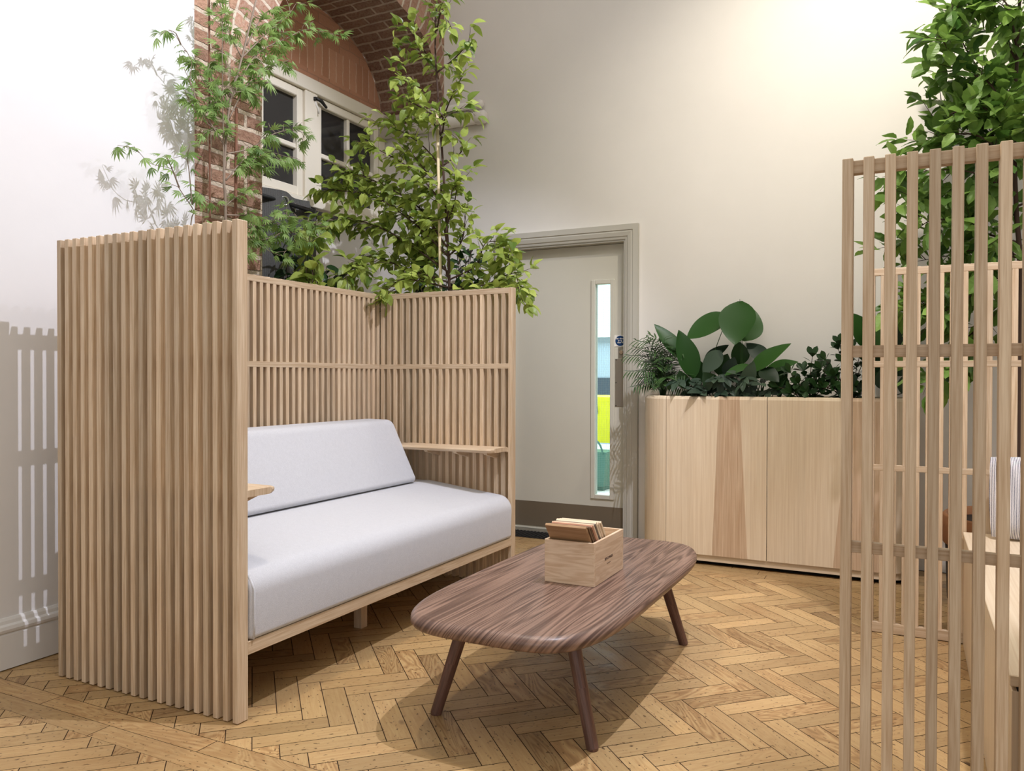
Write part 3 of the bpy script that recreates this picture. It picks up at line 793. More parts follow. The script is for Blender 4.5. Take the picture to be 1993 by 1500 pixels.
# ================================================================== TABLE, BOX, BOARDS
tab = thing('coffee_table', 'low walnut coffee table with rounded corners, in the middle of the parquet floor', 'table', (-1.09, 2.655, 0))
def table_top():
    mb = MB(); n = 96; A, B, N = 0.338, 0.728, 4.4; zt, r = 0.372, 0.0235
    def sup(t, ins):
        c, s = math.cos(t), math.sin(t)
        rr = (abs(c/A)**N+abs(s/B)**N)**(-1/N)
        x, y = rr*c, rr*s
        nx, ny = (abs(x/A)**(N-1))/A*(1 if x >= 0 else -1), (abs(y/B)**(N-1))/B*(1 if y >= 0 else -1)
        l = math.hypot(nx, ny); return x-ins*nx/l, y-ins*ny/l
    # even spacing round the outline
    ts = []; acc = [(0, 0)]; K = 3000; pp = sup(0, 0); L = 0
    for k in range(1, K+1):
        q = sup(2*PI*k/K, 0); L += math.dist(pp, q); acc.append((L, 2*PI*k/K)); pp = q
    j = 0
    for k in range(n):
        while acc[j][0] < L*k/n: j += 1
        ts.append(acc[j][1])
    rings = [(-0.02, zt), (-0.35, zt), (-0.7, zt), (0.030, zt-0.0005)]
    for q in range(0, 11):
        ph = PI*q/10; rings.append((0.0235*(1-math.sin(ph))+0.0005, zt-r*(1-math.cos(ph))-0.0005))
    rings += [(-0.8, zt-2*r), (-0.02, zt-2*r)]
    for ins, z in rings:
        for t in ts:
            x, y = sup(t, max(0, ins))
            if ins < 0: x, y = x*-ins, y*-ins
            mb.v.append((x, y, z))
    def uv(k): x, y, z = mb.v[k]; return (y+3, x+(zt-z)*0.8+5)
    for k in range(len(rings)-1):
        for q in range(n):
            f = (k*n+q, k*n+(q+1) % n, (k+1)*n+(q+1) % n, (k+1)*n+q); f = f[::-1]
            mb.face(f, [uv(i) for i in f], 0.5)
    f = list(range(n)); mb.face(f, [uv(i) for i in f], 0.5)
    e = (len(rings)-1)*n; f = [e+q for q in range(n)][::-1]; mb.face(f, [uv(i) for i in f], 0.5)
    return mb.obj('table_top', 'walnut', tab, smooth=True)
table_top()
for sx in (-1, 1):
    for sy in (-1, 1):
        m = MB(); tx, ty = sx*0.178, sy*0.462; bx, by = sx*0.268, sy*0.510
        pts = [(bx, by, 0.0), (bx, by, 0.004), (bx+(tx-bx)*.5, by+(ty-by)*.5, 0.165), (tx, ty, 0.327)]
        m.tube(pts, [0.0165, 0.0185, 0.0205, 0.022], 20); m.obj('leg', 'walnut_leg', tab, smooth=False)

BX0, BX1, BY0, BY1, BZ = -1.137, -0.953, 2.497, 2.797, 0.3725
box = thing('storage_box', 'pale maple open box with small dark lettering, standing on the walnut table', 'box', (BX0, BY0, BZ))
wx, wy, hb, th = BX1-BX0, BY1-BY0, 0.148, 0.010
m = MB()
m.box((0, 0, 0), (wx, th, hb), 0, 0.4); m.box((0, wy-th, 0), (wx, wy, hb), 0, 0.5)
m.box((0, th, 0), (th, wy-th, hb), 1, 0.5); m.box((wx-th, th, 0), (wx, wy-th, hb), 1, 0.6)
m.box((th, th, 0.0), (wx-th, wy-th, 0.008), 1, 0.5)
bo = m.obj('box_body', 'maple_box', box, bevel=0.0012)
text_mesh('printed_name', 'BENCHMARK', 0.0135, (wx+0.0004, 0.142, 0.070), (PI/2, 0, PI/2), 'ink', bo, 0.0002, bold=0.0, spacing=1.02)
m = MB(); m.box((wx+0.0002, 0.122, 0.0555), (wx+0.0007, 0.160, 0.0568), 1, 0.5); m.obj('printed_line', 'ink', bo)

random.seed(9)
boards = [('mid_board', 'mid brown oak', .0125), ('dark_board', 'dark brown', .010), ('dark_board', 'very dark brown rough-edged', .010), ('red_board', 'reddish cherry', .012), ('maple_box', 'pale pinkish maple', .009),
          ('maple_box', 'pale maple', .009), ('grey_board', 'dark grey', .008), ('maple', 'cream white ash', .012), ('maple_box', 'pale beech', .010), ('maple', 'white ash', .012), ('maple', 'palest ash', .011)]
order = ['first, nearest the lettered box front', 'second from the front', 'third from the front', 'fourth from the front', 'fifth from the front', 'sixth, in the middle', 'seventh, fifth from the back', 'eighth, fourth from the back', 'ninth, third from the back', 'tenth, last but one at the back', 'eleventh and last at the back']
lean = math.radians(40); y = BY0+0.012
for k, ((mt, ds, tk), od) in enumerate(zip(boards, order)):
    tk *= 0.86
    # board leans towards the front of the box; its lower edge rests on the box floor
    hl = 0.252+random.uniform(-0.004, 0.004)
    mb = MB(); mb.box((0, 0, 0), (wx-2*th-0.014, tk, hl), 0, random.random())
    xo = BX0+th+0.004+random.random()*0.006
    o = mb.obj('sample_board', mt, None, bevel=0.0008, loc=(xo, y+math.tan(lean)*(hb-0.008)+0.003, BZ+0.0085), rot=(lean, 0, 0))
    tag(o, '%s sample board in maple box, %s' % (ds, od), 'wood sample', 'wood sample boards in the box')
    y += (tk+0.0012)/math.cos(lean)

# door mat
dm = MB(); dm.box((-2.62, 4.80, -0.001), (-1.70, 4.985, 0.006), 0, 0.5)
for k in range(34):
    x = -2.61+k*0.0268; dm.box((x, 4.81, 0.006), (x+0.012, 4.975, 0.011), 1, 0.5)
tag(dm.obj('door_mat', 'mat_black'), 'black ribbed door mat lying in front of the grey door', 'door mat')

# ================================================================== PLANTER
PX0, PX1, PY0, PY1, PZ = -1.472, 0.035, 4.552, 4.965, 0.975
def build_planter():
    t = thing('planter', 'long pale wooden planter box with rounded ends, right of the grey door', 'planter', ((PX0+PX1)/2, (PY0+PY1)/2, 0))
    ox, oy = (PX0+PX1)/2, (PY0+PY1)/2
    R = (PY1-PY0)/2
    zb = 0.062
    M['heartwood'] = wood('brown_heartwood', srgb(208, 182, 152), srgb(182, 151, 120), 130, 0.02, 0.42, (0.95, 1.05), 0.4, 0.35, 0.2, figst=0.03)
    def rim(mb, pts, mi=0, tone=0.5):
        """vertical wall following pts, with a rounded top edge turned inwards"""
        prof = [(0, zb), (0, PZ-0.018), (0.005, PZ-0.006), (0.017, PZ), (0.034, PZ), (0.034, PZ-0.12)]
        acc = 0; base = len(mb.v); n = len(prof)
        for (x, y, nx, ny) in pts:
            for ins, z in prof: mb.v.append((x-nx*ins-ox, y-ny*ins-oy, z))
        ou = random.random()*9
        for k in range(len(pts)-1):
            l2 = acc+math.dist(pts[k][:2], pts[k+1][:2])
            for j in range(n-1):
                za, zc = prof[j][1]-prof[j][0], prof[j+1][1]-prof[j+1][0]
                mb.face((base+k*n+j, base+(k+1)*n+j, base+(k+1)*n+j+1, base+k*n+j+1), [(za+ou, acc), (za+ou, l2), (zc+ou, l2), (zc+ou, acc)], tone, mi)
            acc = l2
        for e in (0, len(pts)-1):
            f = [base+e*n+j for j in range(n)]
            mb.face(f if e else f[::-1], [(prof[j][1], prof[j][0]) for j in range(n)], tone, mi)
    for sgn in (-1, 1):
        cx_ = PX0+R if sgn < 0 else PX1-R; edge = -1.2905 if sgn < 0 else -0.1455
        ax = abs((PX0 if sgn < 0 else PX1)-edge)
        pts = [(edge+sgn*ax*math.sin(a), oy-R*math.cos(a), sgn*math.sin(a), -math.cos(a)) for a in [PI*k/28 for k in range(29)]]
        if sgn > 0: pts = pts
        mb = MB()
        rim(mb, pts if sgn > 0 else pts[::-1], 0, 0.35)
        mb.obj('end_panel', 'maple', t, smooth=False)
    # front panels, laid up from staves; a brown heartwood streak runs through each
    def stave_panel(x0, x1, cuts):
        mb = MB(); prof = [(0, PZ-0.018), (0.005, PZ-0.006), (0.017, PZ), (0.034, PZ), (0.034, PZ-0.12)]
        xs = [(x0, x0)]+cuts+[(x1, x1)]
        for k in range(len(xs)-1):
            (ta, ba), (tb, bb) = xs[k], xs[k+1]
            mi = 1 if (k in HEART) else 0; tone = random.random()
            ou, ov = random.random()*9, random.random()*9
            y = PY0-oy
            mb.quad([(ba-ox, y, zb), (bb-ox, y, zb), (tb-ox, y, PZ-0.018), (ta-ox, y, PZ-0.018)], [(ou, ba+ov), (ou, bb+ov), (ou+PZ, tb+ov), (ou+PZ, ta+ov)], tone, mi)
            for j in range(len(prof)-1):
                (i0, z0), (i1, z1) = prof[j], prof[j+1]
                mb.quad([(ta-ox, y+i0, z0), (tb-ox, y+i0, z0), (tb-ox, y+i1, z1), (ta-ox, y+i1, z1)], [(ou+z0-i0, ta+ov), (ou+z0-i0, tb+ov), (ou+z1-i1, tb+ov), (ou+z1-i1, ta+ov)], tone, mi)
        mb.obj('front_panel', ['maple', 'heartwood'], t)
    random.seed(5)
    HEART = (2, 3, 4)
    stave_panel(-1.2885, -0.7195, [(-1.130, -1.130), (-0.985, -1.020), (-0.962, -0.990), (-0.890, -0.850), (-0.868, -0.822)])
    HEART = (3,)
    stave_panel(-0.7165, -0.1475, [(-0.558, -0.558), (-0.515, -0.515), (-0.292, -0.375)])
    mb = MB(); mb.box((-1.2885-ox, PY1-0.034-oy, zb), (-0.1475-ox, PY1-oy, PZ), 0, 0.5); mb.obj('back_panel', 'maple', t)
    # plinth strip and the dark gap under it
    def pill(ins, z0, z1, nm, mat):
        mb = MB(); r = R-ins; pts = []
        for k in range(25): a = PI*k/24; pts.append((-0.1455+(0.18-ins)*math.sin(a), oy-r*math.cos(a)))
        for k in range(25): a = PI*k/24; pts.append((-1.2905-(0.18-ins)*math.sin(a), oy+r*math.cos(a)))
        n = len(pts); mb.v += [(x-ox, y-oy, z0) for x, y in pts]+[(x-ox, y-oy, z1) for x, y in pts]
        acc = 0
        for k in range(n):
            k2 = (k+1) % n; l = math.dist(pts[k], pts[k2])
            mb.face((k, k2, n+k2, n+k), [(acc, z0), (acc+l, z0), (acc+l, z1), (acc, z1)], 0.4); acc += l
        mb.face([n+k for k in range(n)], [(x, y) for x, y in pts], 0.4); mb.face(list(range(n))[::-1], [(x, y) for x, y in pts][::-1], 0.4)
        mb.obj(nm, mat, t)
    pill(0.012, 0.024, 0.0615, 'plinth', 'maple'); pill(0.05, 0.0, 0.0235, 'recessed_foot', 'plinth_black'); pill(0.036, 0.86, 0.955, 'soil', 'soil')
build_planter()

# ================================================================== PLANTS
def frame(d, nrm):
    d = d.normalized(); s = d.cross(nrm)
    if s.length < 1e-4: s = d.cross(V((1, 0, 0)))
    s.normalize(); return d, s, s.cross(d).normalized()
def add_leaf(mb, base, d, nrm, L, W, fold=0.25, droop=0.15, n=5, tone=0.5, mi=0, peak=0.42, tip=0.06, serr=0.0, wave=0.0):
    """leaf blade: midrib, two halves folded up along it, arching down to a pointed tip"""
    d, s, u = frame(d, nrm); b0 = len(mb.v); base = V(base); ph = random.random()*6
    for k in range(n+1):
        t = k/n
        mid = base+d*(L*t)-u*(droop*L*t*t)
        w_ = W*0.5*max(0.0, math.sin(PI*t**(math.log(0.5)/math.log(peak))))**0.78 if 0 < t < 1 else W*0.06
        if k == n: w_ = W*0.01
        if serr and k % 2: w_ *= 1-serr
        lift = u*(w_*fold+wave*W*math.sin(t*9+ph))
        lift2 = u*(w_*fold-wave*W*math.sin(t*9+ph))
        mb.v += [tuple(mid-s*w_+lift), tuple(mid), tuple(mid+s*w_+lift2)]
    for k in range(n):
        a = b0+3*k
        for q in ((a, a+1, a+4, a+3), (a+1, a+2, a+5, a+4)):
            mb.face(q, [(0, 0), (1, 0), (1, 1), (0, 1)], tone, mi)
def add_palmate(mb, base, d, nrm, L, tone, lobes=7):
    """deeply cut maple leaf: narrow toothed fingers fanning from one point"""
    d, s, u = frame(d, nrm)
    for k in range(lobes):
        a = (k/(lobes-1)-0.5)*2.5
        dd = d*math.cos(a)+s*math.sin(a); l = L*(1-0.32*abs(a))*random.uniform(0.85, 1.1)
        add_leaf(mb, base, dd-u*0.25, u, l, l*0.18, 0.1, 0.25, 4, min(1, max(0, tone+random.uniform(-.12, .12))), peak=0.5, serr=0.35)
def curve(pts, step=0.03):
    pts = [V(p) for p in pts]; out = []
    P = [pts[0]*2-pts[1]]+pts+[pts[-1]*2-pts[-2]]
    for k in range(1, len(P)-2):
        a, b, c, e = P[k-1:k+3]; n = max(2, int((c-b).length/step))
        for q in range(n):
            t = q/n
            out.append(0.5*((2*b)+(c-a)*t+(2*a-5*b+4*c-e)*t*t+(3*b-a-3*c+e)*t**3))
    out.append(pts[-1]); return out
def rnd_dir(bias=V((0, 0, 0)), k=1.0):
    while True:
        v = V((random.uniform(-1, 1), random.uniform(-1, 1), random.uniform(-1, 1)))
        if 0.05 < v.length < 1: break
    return (v.normalized()*k+bias).normalized()
def grow(root, loc, trunk, branches, kind, leafmat, barkmat, r_trunk, r_br, spacing, size, spread, twig, twig_every, start=0.25, jitter=0.0, seed=1):
    random.seed(seed); O = V(loc)
    tb = MB(); c = curve(trunk, 0.06); n = len(c)
    tb.tube([p-O for p in c], [r_trunk*(1-0.6*k/(n-1)) for k in range(n)], 8); tr = tb.obj('trunk', barkmat, root, smooth=True)
    bb = MB(); lf = MB()
    def put(p, dr, k):
        up = V((0, 0, 1))
        d = rnd_dir(dr*0.7+V((0, 0, -0.25)), 0.9)
        nr = rnd_dir(up*1.4+V((0.35, -0.5, 0)), 0.8)
        tone = min(1, max(0, random.gauss(0.5, 0.25)))
        L = size*random.uniform(0.65, 1.15)
        pet = p+d*L*0.25
        if kind == 'maple': add_palmate(lf, pet-O, d, nr, L, tone)
        elif kind == 'serr': add_leaf(lf, pet-O, d, nr, L, L*0.62, 0.2, 0.2, 8, tone, peak=0.45, serr=0.12, wave=0.03)
        elif kind == 'ovate': add_leaf(lf, pet-O, d, nr, L, L*0.66, 0.35, 0.30, 5, tone, peak=0.38)
        else: add_leaf(lf, pet-O, d, nr, L, L*0.5, 0.2, 0.2, 4, tone, peak=0.5)
    for br in branches:
        off = [V((0, random.uniform(-jitter, jitter)*min(1, q), 0)) if len(br[0]) == 3 else V((0, 0, 0)) for q in range(len(br))]
        c = curve([V(p)+o for p, o in zip(br, off)], 0.025); n = len(c)
        bb.tube([p-O for p in c], [max(0.0012, r_br*(1-0.8*k/(n-1))) for k in range(n)], 5)
        acc = 0; since = random.random()*twig_every
        sp, te = (spacing*2.0, twig_every*4) if kind == 'maple' and br[-1][1] < 2.5 else (spacing, twig_every)
        for k in range(1, n):
            l = (c[k]-c[k-1]).length; acc += l; since += l
            if k/n < start: continue
            dr = (c[k]-c[k-1]).normalized()
            while acc > sp:
                acc -= sp; put(c[k]+rnd_dir()*0.01, dr, k)
            if since > te:
                since = 0; e = c[k]+rnd_dir(dr*0.8+V((0, 0, 0.1)), 1.0)*twig*random.uniform(0.5, 1.2)*spread
                mid = (c[k]+e)/2+rnd_dir()*0.012
                tw = curve([c[k], mid, e], 0.02); bb.tube([p-O for p in tw], [0.0022*(1-0.6*q/(len(tw)-1)) for q in range(len(tw))], 4)
                a2 = 0
                for q in range(1, len(tw)):
                    a2 += (tw[q]-tw[q-1]).length
                    if a2 > spacing*0.9: a2 = 0; put(tw[q], (tw[q]-tw[q-1]).normalized(), q)
                put(e, (e-mid).normalized(), 0)
        for q in range(2): put(c[-1], (c[-1]-c[-2]).normalized(), 0)
    bb.obj('branches', barkmat, tr, smooth=True)
    lf.obj('foliage', leafmat, root)
    return lf
PEAR = [[(-2.43,3.98,0.30),(-2.43,3.98,1.56),(-2.45,3.98,1.97),(-2.48,3.98,2.39),(-2.51,3.98,2.73),(-2.53,3.98,3.04),(-2.52,3.98,3.29)],
  [(-2.48,3.98,2.49),(-2.61,3.98,2.67),(-2.72,3.98,2.84),(-2.76,3.98,2.99)],[(-2.50,3.98,2.61),(-2.66,3.98,2.71),(-2.79,3.98,2.78)],
  [(-2.52,3.98,2.85),(-2.61,3.98,2.99),(-2.70,3.98,3.16)],[(-2.52,3.98,2.88),(-2.40,3.98,2.95),(-2.26,3.98,3.00)],
  [(-2.49,3.98,2.58),(-2.38,3.98,2.74),(-2.29,3.98,2.79)],[(-2.52,3.98,3.13),(-2.45,3.98,3.20),(-2.36,3.98,3.07)],
  [(-2.52,3.98,3.13),(-2.59,3.98,3.25),(-2.57,3.98,3.30)],[(-2.48,3.98,2.52),(-2.40,3.98,2.59),(-2.33,3.98,2.63)],
  [(-2.47,3.98,2.30),(-2.63,3.98,2.47),(-2.81,3.98,2.59),(-2.95,3.98,2.66)],[(-2.46,3.98,2.09),(-2.70,3.98,2.33),(-2.93,3.98,2.48),(-3.07,3.98,2.55)],
  [(-2.46,3.98,2.15),(-2.70,3.98,2.42),(-2.79,3.98,2.53)],[(-2.45,3.98,1.85),(-2.74,3.98,2.15),(-3.09,3.98,2.34),(-3.24,3.85,2.30)],
  [(-2.44,3.98,1.79),(-2.70,3.98,2.02),(-3.01,3.98,2.21),(-3.18,3.85,2.23)],[(-2.44,3.98,1.70),(-2.74,3.98,1.90),(-3.09,3.98,2.06),(-3.18,3.80,2.03)],
  [(-2.44,3.98,1.64),(-2.78,3.98,1.75),(-3.01,3.98,1.83),(-2.94,3.75,1.67)],[(-2.44,3.98,1.61),(-2.58,3.80,1.64),(-2.62,3.66,1.60),(-2.65,3.60,1.55)],
  [(-2.44,3.98,1.79),(-2.34,3.98,1.87),(-2.29,3.98,2.07)],[(-2.44,3.98,1.65),(-2.24,3.98,1.72),(-2.14,3.98,1.83),(-2.12,3.98,1.87)],
  [(-2.44,3.98,1.61),(-2.20,3.98,1.60),(-2.06,3.98,1.70),(-2.09,3.98,1.82)],[(-2.43,3.98,1.59),(-2.20,3.98,1.57),(-2.01,3.98,1.60),(-1.89,3.84,1.56)],
  [(-2.45,3.98,1.97),(-2.38,3.98,2.11),(-2.34,3.98,2.23)],[(-2.45,3.98,1.88),(-2.52,3.98,2.04),(-2.55,3.98,2.16)],
  [(-2.44,3.98,1.67),(-2.55,3.98,1.86),(-2.66,3.98,1.96)],[(-2.47,3.98,2.33),(-2.38,3.98,2.41),(-2.36,3.98,2.47)]]
pear = thing('pear_tree', 'bright green broad-leaved young tree with a cane, behind the booth sofa corner', 'tree', (-2.43, 3.98, 0.30))
grow(pear, (-2.43, 3.98, 0.30), PEAR[0], PEAR[1:]+PEAR[12:17]+PEAR[19:22], 'ovate', 'leaf_pear', 'bark', 0.012, 0.006, 0.024, 0.074, 1.0, 0.125, 0.050, 0.15, 0.10, 21)
m = MB(); m.tube([V((-2.445, 3.955, 0.30))-V((-2.43, 3.98, 0.30)), V((-2.50, 3.955, 2.66))-V((-2.43, 3.98, 0.30))], 0.009, 8); m.obj('support_cane', 'bamboo', pear, smooth=True)

MAPLE = [[(-2.84,2.67,0.30),(-2.84,2.67,1.78),(-2.84,2.66,1.99),(-2.84,2.69,2.32),(-2.84,2.77,2.59),(-2.84,2.87,2.93)],
  [(-2.84,2.66,1.97),(-2.84,2.67,2.23),(-2.84,2.67,2.54),(-2.84,2.63,2.73),(-2.84,2.64,2.83)],
  [(-2.84,2.60,1.55),(-2.84,2.49,1.75),(-2.84,2.48,1.81),(-2.84,2.41,1.90),(-2.84,2.36,1.97),(-2.84,2.28,1.97),(-2.84,2.20,2.02)],
  [(-2.84,2.41,1.90),(-2.84,2.40,1.95),(-2.84,2.36,2.01),(-2.84,2.35,2.02)],[(-2.84,2.48,1.84),(-2.84,2.44,2.03),(-2.84,2.37,2.02)],
  [(-2.84,2.66,2.15),(-2.84,2.49,2.34),(-2.84,2.49,2.47),(-2.84,2.42,2.52),(-2.84,2.38,2.56),(-2.84,2.32,2.52)],[(-2.84,2.42,2.52),(-2.84,2.39,2.56),(-2.84,2.35,2.56)],
  [(-2.84,2.50,2.29),(-2.84,2.47,2.35),(-2.84,2.44,2.43)],[(-2.84,2.50,2.25),(-2.84,2.47,2.31),(-2.84,2.44,2.33)],
  [(-2.84,2.69,2.28),(-2.84,2.80,2.46),(-2.84,2.88,2.56),(-2.84,3.01,2.64),(-2.84,3.10,2.69)],[(-2.84,2.69,2.35),(-2.84,2.87,2.63),(-2.84,3.08,2.81),(-2.84,3.23,2.91),(-2.84,3.44,2.95)],
  [(-2.84,2.77,2.59),(-2.84,2.93,2.78),(-2.84,3.08,2.91),(-2.84,3.15,3.00)],[(-2.84,2.67,2.11),(-2.84,2.83,2.18),(-2.84,2.97,2.28),(-2.84,3.08,2.34),(-2.84,3.23,2.36)],
  [(-2.84,2.67,2.04),(-2.84,2.80,2.07),(-2.84,2.93,2.18),(-2.84,3.10,2.20)],[(-2.84,2.67,1.99),(-2.84,2.80,2.12),(-2.84,2.93,2.11)],
  [(-2.84,2.69,2.32),(-2.84,2.55,2.38),(-2.84,2.53,2.42)],[(-2.84,2.69,2.35),(-2.84,2.58,2.46),(-2.84,2.61,2.52)],[(-2.84,2.69,2.38),(-2.84,2.74,2.49),(-2.84,2.83,2.52)],
  [(-2.84,2.67,2.21),(-2.84,2.55,2.22),(-2.84,2.51,2.30)],[(-2.84,2.69,2.40),(-2.84,2.83,2.45),(-2.84,2.88,2.43)],
  [(-2.84,2.67,1.78),(-2.84,2.87,1.81),(-2.84,3.08,1.90),(-2.84,3.35,1.89)],[(-2.84,2.67,1.78),(-2.84,2.86,1.74),(-2.84,3.08,1.82),(-2.84,3.23,1.79)],
  [(-2.84,2.67,1.78),(-2.84,2.83,1.76),(-2.84,2.97,1.70),(-2.84,3.08,1.69)],[(-2.84,2.67,1.83),(-2.84,2.87,1.86),(-2.84,3.00,1.84)],
  [(-2.84,2.69,2.32),(-2.84,2.61,2.33),(-2.84,2.55,2.28)],[(-2.84,2.77,2.59),(-2.84,2.70,2.69),(-2.84,2.67,2.75)],[(-2.84,2.80,2.66),(-2.84,2.87,2.80),(-2.84,2.97,2.92)],
  [(-2.84,2.67,1.87),(-2.84,2.58,1.88),(-2.84,2.52,1.89)],[(-2.84,2.67,1.87),(-2.84,2.73,1.91),(-2.84,2.80,1.96)]]
mp = thing('maple_tree', 'feathery-leaved slender maple in front of the red brick pier, behind the sofa', 'tree', (-2.84, 2.67, 0.30))
grow(mp, (-2.84, 2.67, 0.30), MAPLE[0], MAPLE[1:], 'maple', 'leaf_maple', 'bark_grey', 0.010, 0.004, 0.022, 0.060, 0.8, 0.10, 0.055, 0.25, 0.02, 22)
m = MB(); m.tube([(-0.06, -0.035, 0), (-0.06, -0.04, 2.6)], 0.005, 6); m.tube([(-0.02, 0.06, 0), (-0.02, 0.085, 2.05)], 0.0075, 6); m.obj('support_cane', 'bark_red', mp, smooth=True)

HORN = [[(0.45,4.40,0.39),(0.45,4.40,1.51),(0.43,4.40,1.89),(0.42,4.40,2.26),(0.43,4.40,2.62),(0.44,4.40,2.95)],
  [(0.42,4.40,2.38),(0.33,4.40,2.56),(0.22,4.40,2.75),(0.15,4.40,2.83)],[(0.42,4.40,2.23),(0.31,4.40,2.44),(0.18,4.40,2.61),(0.12,4.40,2.65)],
  [(0.42,4.40,2.19),(0.31,4.40,2.32),(0.18,4.40,2.43),(0.10,4.40,2.48)],[(0.42,4.40,2.14),(0.31,4.40,2.25),(0.18,4.40,2.32),(0.10,4.40,2.34)],
  [(0.42,4.40,2.06),(0.29,4.40,2.18),(0.16,4.40,2.24),(0.01,4.40,2.24)],[(0.43,4.40,1.94),(0.27,4.40,2.03),(0.14,4.40,2.07),(-0.02,4.40,2.06)],
  [(0.43,4.40,1.85),(0.29,4.40,1.91),(0.12,4.40,1.95),(-0.01,4.40,1.94)],[(0.44,4.40,1.72),(0.27,4.40,1.79),(0.09,4.40,1.83),(-0.05,4.40,1.76)],
  [(0.44,4.40,1.65),(0.27,4.40,1.69),(0.14,4.40,1.70),(-0.03,4.40,1.68)],[(0.43,4.40,2.57),(0.35,4.40,2.73),(0.26,4.40,2.84)],[(0.43,4.40,2.62),(0.37,4.40,2.77),(0.30,4.40,2.91)],
  [(0.42,4.40,2.31),(0.35,4.40,2.39),(0.26,4.40,2.53)],[(0.42,4.40,2.28),(0.49,4.40,2.37),(0.55,4.40,2.48)],[(0.43,4.40,2.02),(0.35,4.40,2.07),(0.27,4.40,2.16)],
  [(0.45,4.40,1.56),(0.31,4.40,1.51),(0.16,4.40,1.42),(0.05,4.40,1.32)],[(0.45,4.40,1.51),(0.33,4.40,1.37),(0.23,4.40,1.27),(0.12,4.40,1.12)],[(0.45,4.40,1.56),(0.27,4.40,1.56),(0.10,4.40,1.47),(0.03,4.40,1.43)],
  [(0.43,4.40,2.62),(0.49,4.40,2.70),(0.55,4.40,2.78)],[(0.43,4.40,1.89),(0.52,4.40,1.93),(0.59,4.40,2.00)],[(0.43,4.40,2.14),(0.39,4.40,2.19),(0.33,4.40,2.15)],[(0.44,4.40,1.65),(0.37,4.40,1.71),(0.31,4.40,1.61)]]
hb_ = thing('hornbeam_tree', 'dense tree with large toothed leaves rising behind the right slatted screens', 'tree', (0.45, 4.40, 0.39))
grow(hb_, (0.45, 4.40, 0.39), HORN[0], HORN[1:], 'serr', 'leaf_horn', 'bark', 0.016, 0.006, 0.022, 0.102, 1.0, 0.16, 0.042, 0.08, 0.22, 23)

# low shrubs behind the sofa
def shrub(name, label, loc, h, r, n, size, mat, seed, kind='ovate', cat='plant', low=0.62):
    random.seed(seed); t = thing(name, label, cat, loc)
    st = MB(); lf = MB()
    for k in range(n):
        a = random.random()*2*PI; rr = r*math.sqrt(random.random()); hh = h*random.uniform(0.80, 1.0)
        c = curve([(0, 0, 0), (rr*.4*math.cos(a), rr*.4*math.sin(a), hh*.6), (rr*math.cos(a), rr*math.sin(a), hh)], 0.05)
        st.tube(c, [0.003]*len(c), 4)
        for q in range(len(c)):
            if c[q].z < h*low: continue
            dr = rnd_dir(V((math.cos(a), math.sin(a), 0.2))*0.6); L = size*random.uniform(0.6, 1.15)
            add_leaf(lf, c[q], dr, rnd_dir(V((0, -0.5, 1.3)), 0.7), L, L*(0.62 if kind == 'ovate' else 0.45), 0.25, 0.25, 5, random.random(), peak=0.4, wave=0.04)
    st.obj('stems', 'bark', t); lf.obj('foliage', mat, t)
    return t
shrub('ivy_plant', 'low lobed ivy-like green plant over the sofa back panel, below the dark curtain', (-2.885, 3.30, 0.27), 1.60, 0.07, 14, 0.10, 'leaf_pear', 31)
shrub('shade_plant', 'dark almost black leafy plant between the curtain and booth sofa back', (-3.27, 3.75, 0.0), 1.95, 0.20, 14, 0.13, 'leaf_dark', 32)
shrub('laurel_bush', 'dense dark green bush behind the sofa corner, under the bright tree', (-2.82, 4.62, 0.0), 2.02, 0.24, 24, 0.10, 'leaf_dark', 33)
# the trough those plants grow in, hidden behind the sofa back
for nm, lo, hi in (('pale wooden plant trough in the gap between sofa back and left wall', (-2.975, 2.15), (-2.755, 3.70)), ('pale wooden plant trough behind the far side panel of the sofa', (-2.975, 3.74), (-2.33, 4.25))):
    tr_ = thing('plant_trough', nm, 'planter', (lo[0], lo[1], 0), 0, 'plant troughs behind the sofa')
    wx_, wy_ = hi[0]-lo[0], hi[1]-lo[1]
    m = MB(); m.box((0, 0, 0), (wx_, 0.015, 0.30), 0); m.box((0, wy_-0.015, 0), (wx_, wy_, 0.30), 0); m.box((0, 0.015, 0), (0.015, wy_-0.015, 0.30), 1); m.box((wx_-0.015, 0.015, 0), (wx_, wy_-0.015, 0.30), 1)
    m.obj('trough_body', 'maple', tr_)
    m = MB(); m.box((0.015, 0.015, 0.02), (wx_-0.015, wy_-0.015, 0.27), 1); m.obj('soil', 'soil', tr_)

# ---- planter plants
Z0 = 0.955
def paddle(t, root, base, tip, W, nrm, mat='leaf_big', fold=0.22, droop=0.12, tone=None, tw=0.004):
    W *= 1.22
    O = t.location
    base, tip, root = V(base), V(tip), V(root); d = tip-base; L = d.length
    m = MB(); tn = random.random() if tone is None else tone
    add_leaf(m, base-O, d, V(nrm), L, W, fold, droop, 12, tn, 0, 0.42, wave=0.02)
    a = root+(base-root)*0.5+V((0, 0.02, 0.05*(base-root).length))
    c = curve([root-O, a-O, base-O, base-O+d*0.04], 0.03); n = len(c)
    m.tube(c, [tw*(1-0.7*k/(n-1)) for k in range(n)], 6, tn)
    m.obj('leaf', mat, t, smooth=True)
random.seed(41)
bl = thing('bird_of_paradise_plant', 'plant with big glossy paddle-shaped leaves, tallest in the pale planter', 'plant', (-0.95, 4.74, Z0))
R1, R2, R3 = (-1.15, 4.76, Z0), (-0.90, 4.75, Z0), (-0.78, 4.73, Z0)
paddle(bl, R1, (-1.235, 4.75, 1.19), (-1.405, 4.72, 1.42), 0.085, (0.5, -1, 0.5))
paddle(bl, R1, (-1.165, 4.70, 1.08), (-1.235, 4.66, 1.37), 0.115, (0.6, -1, 0.3))
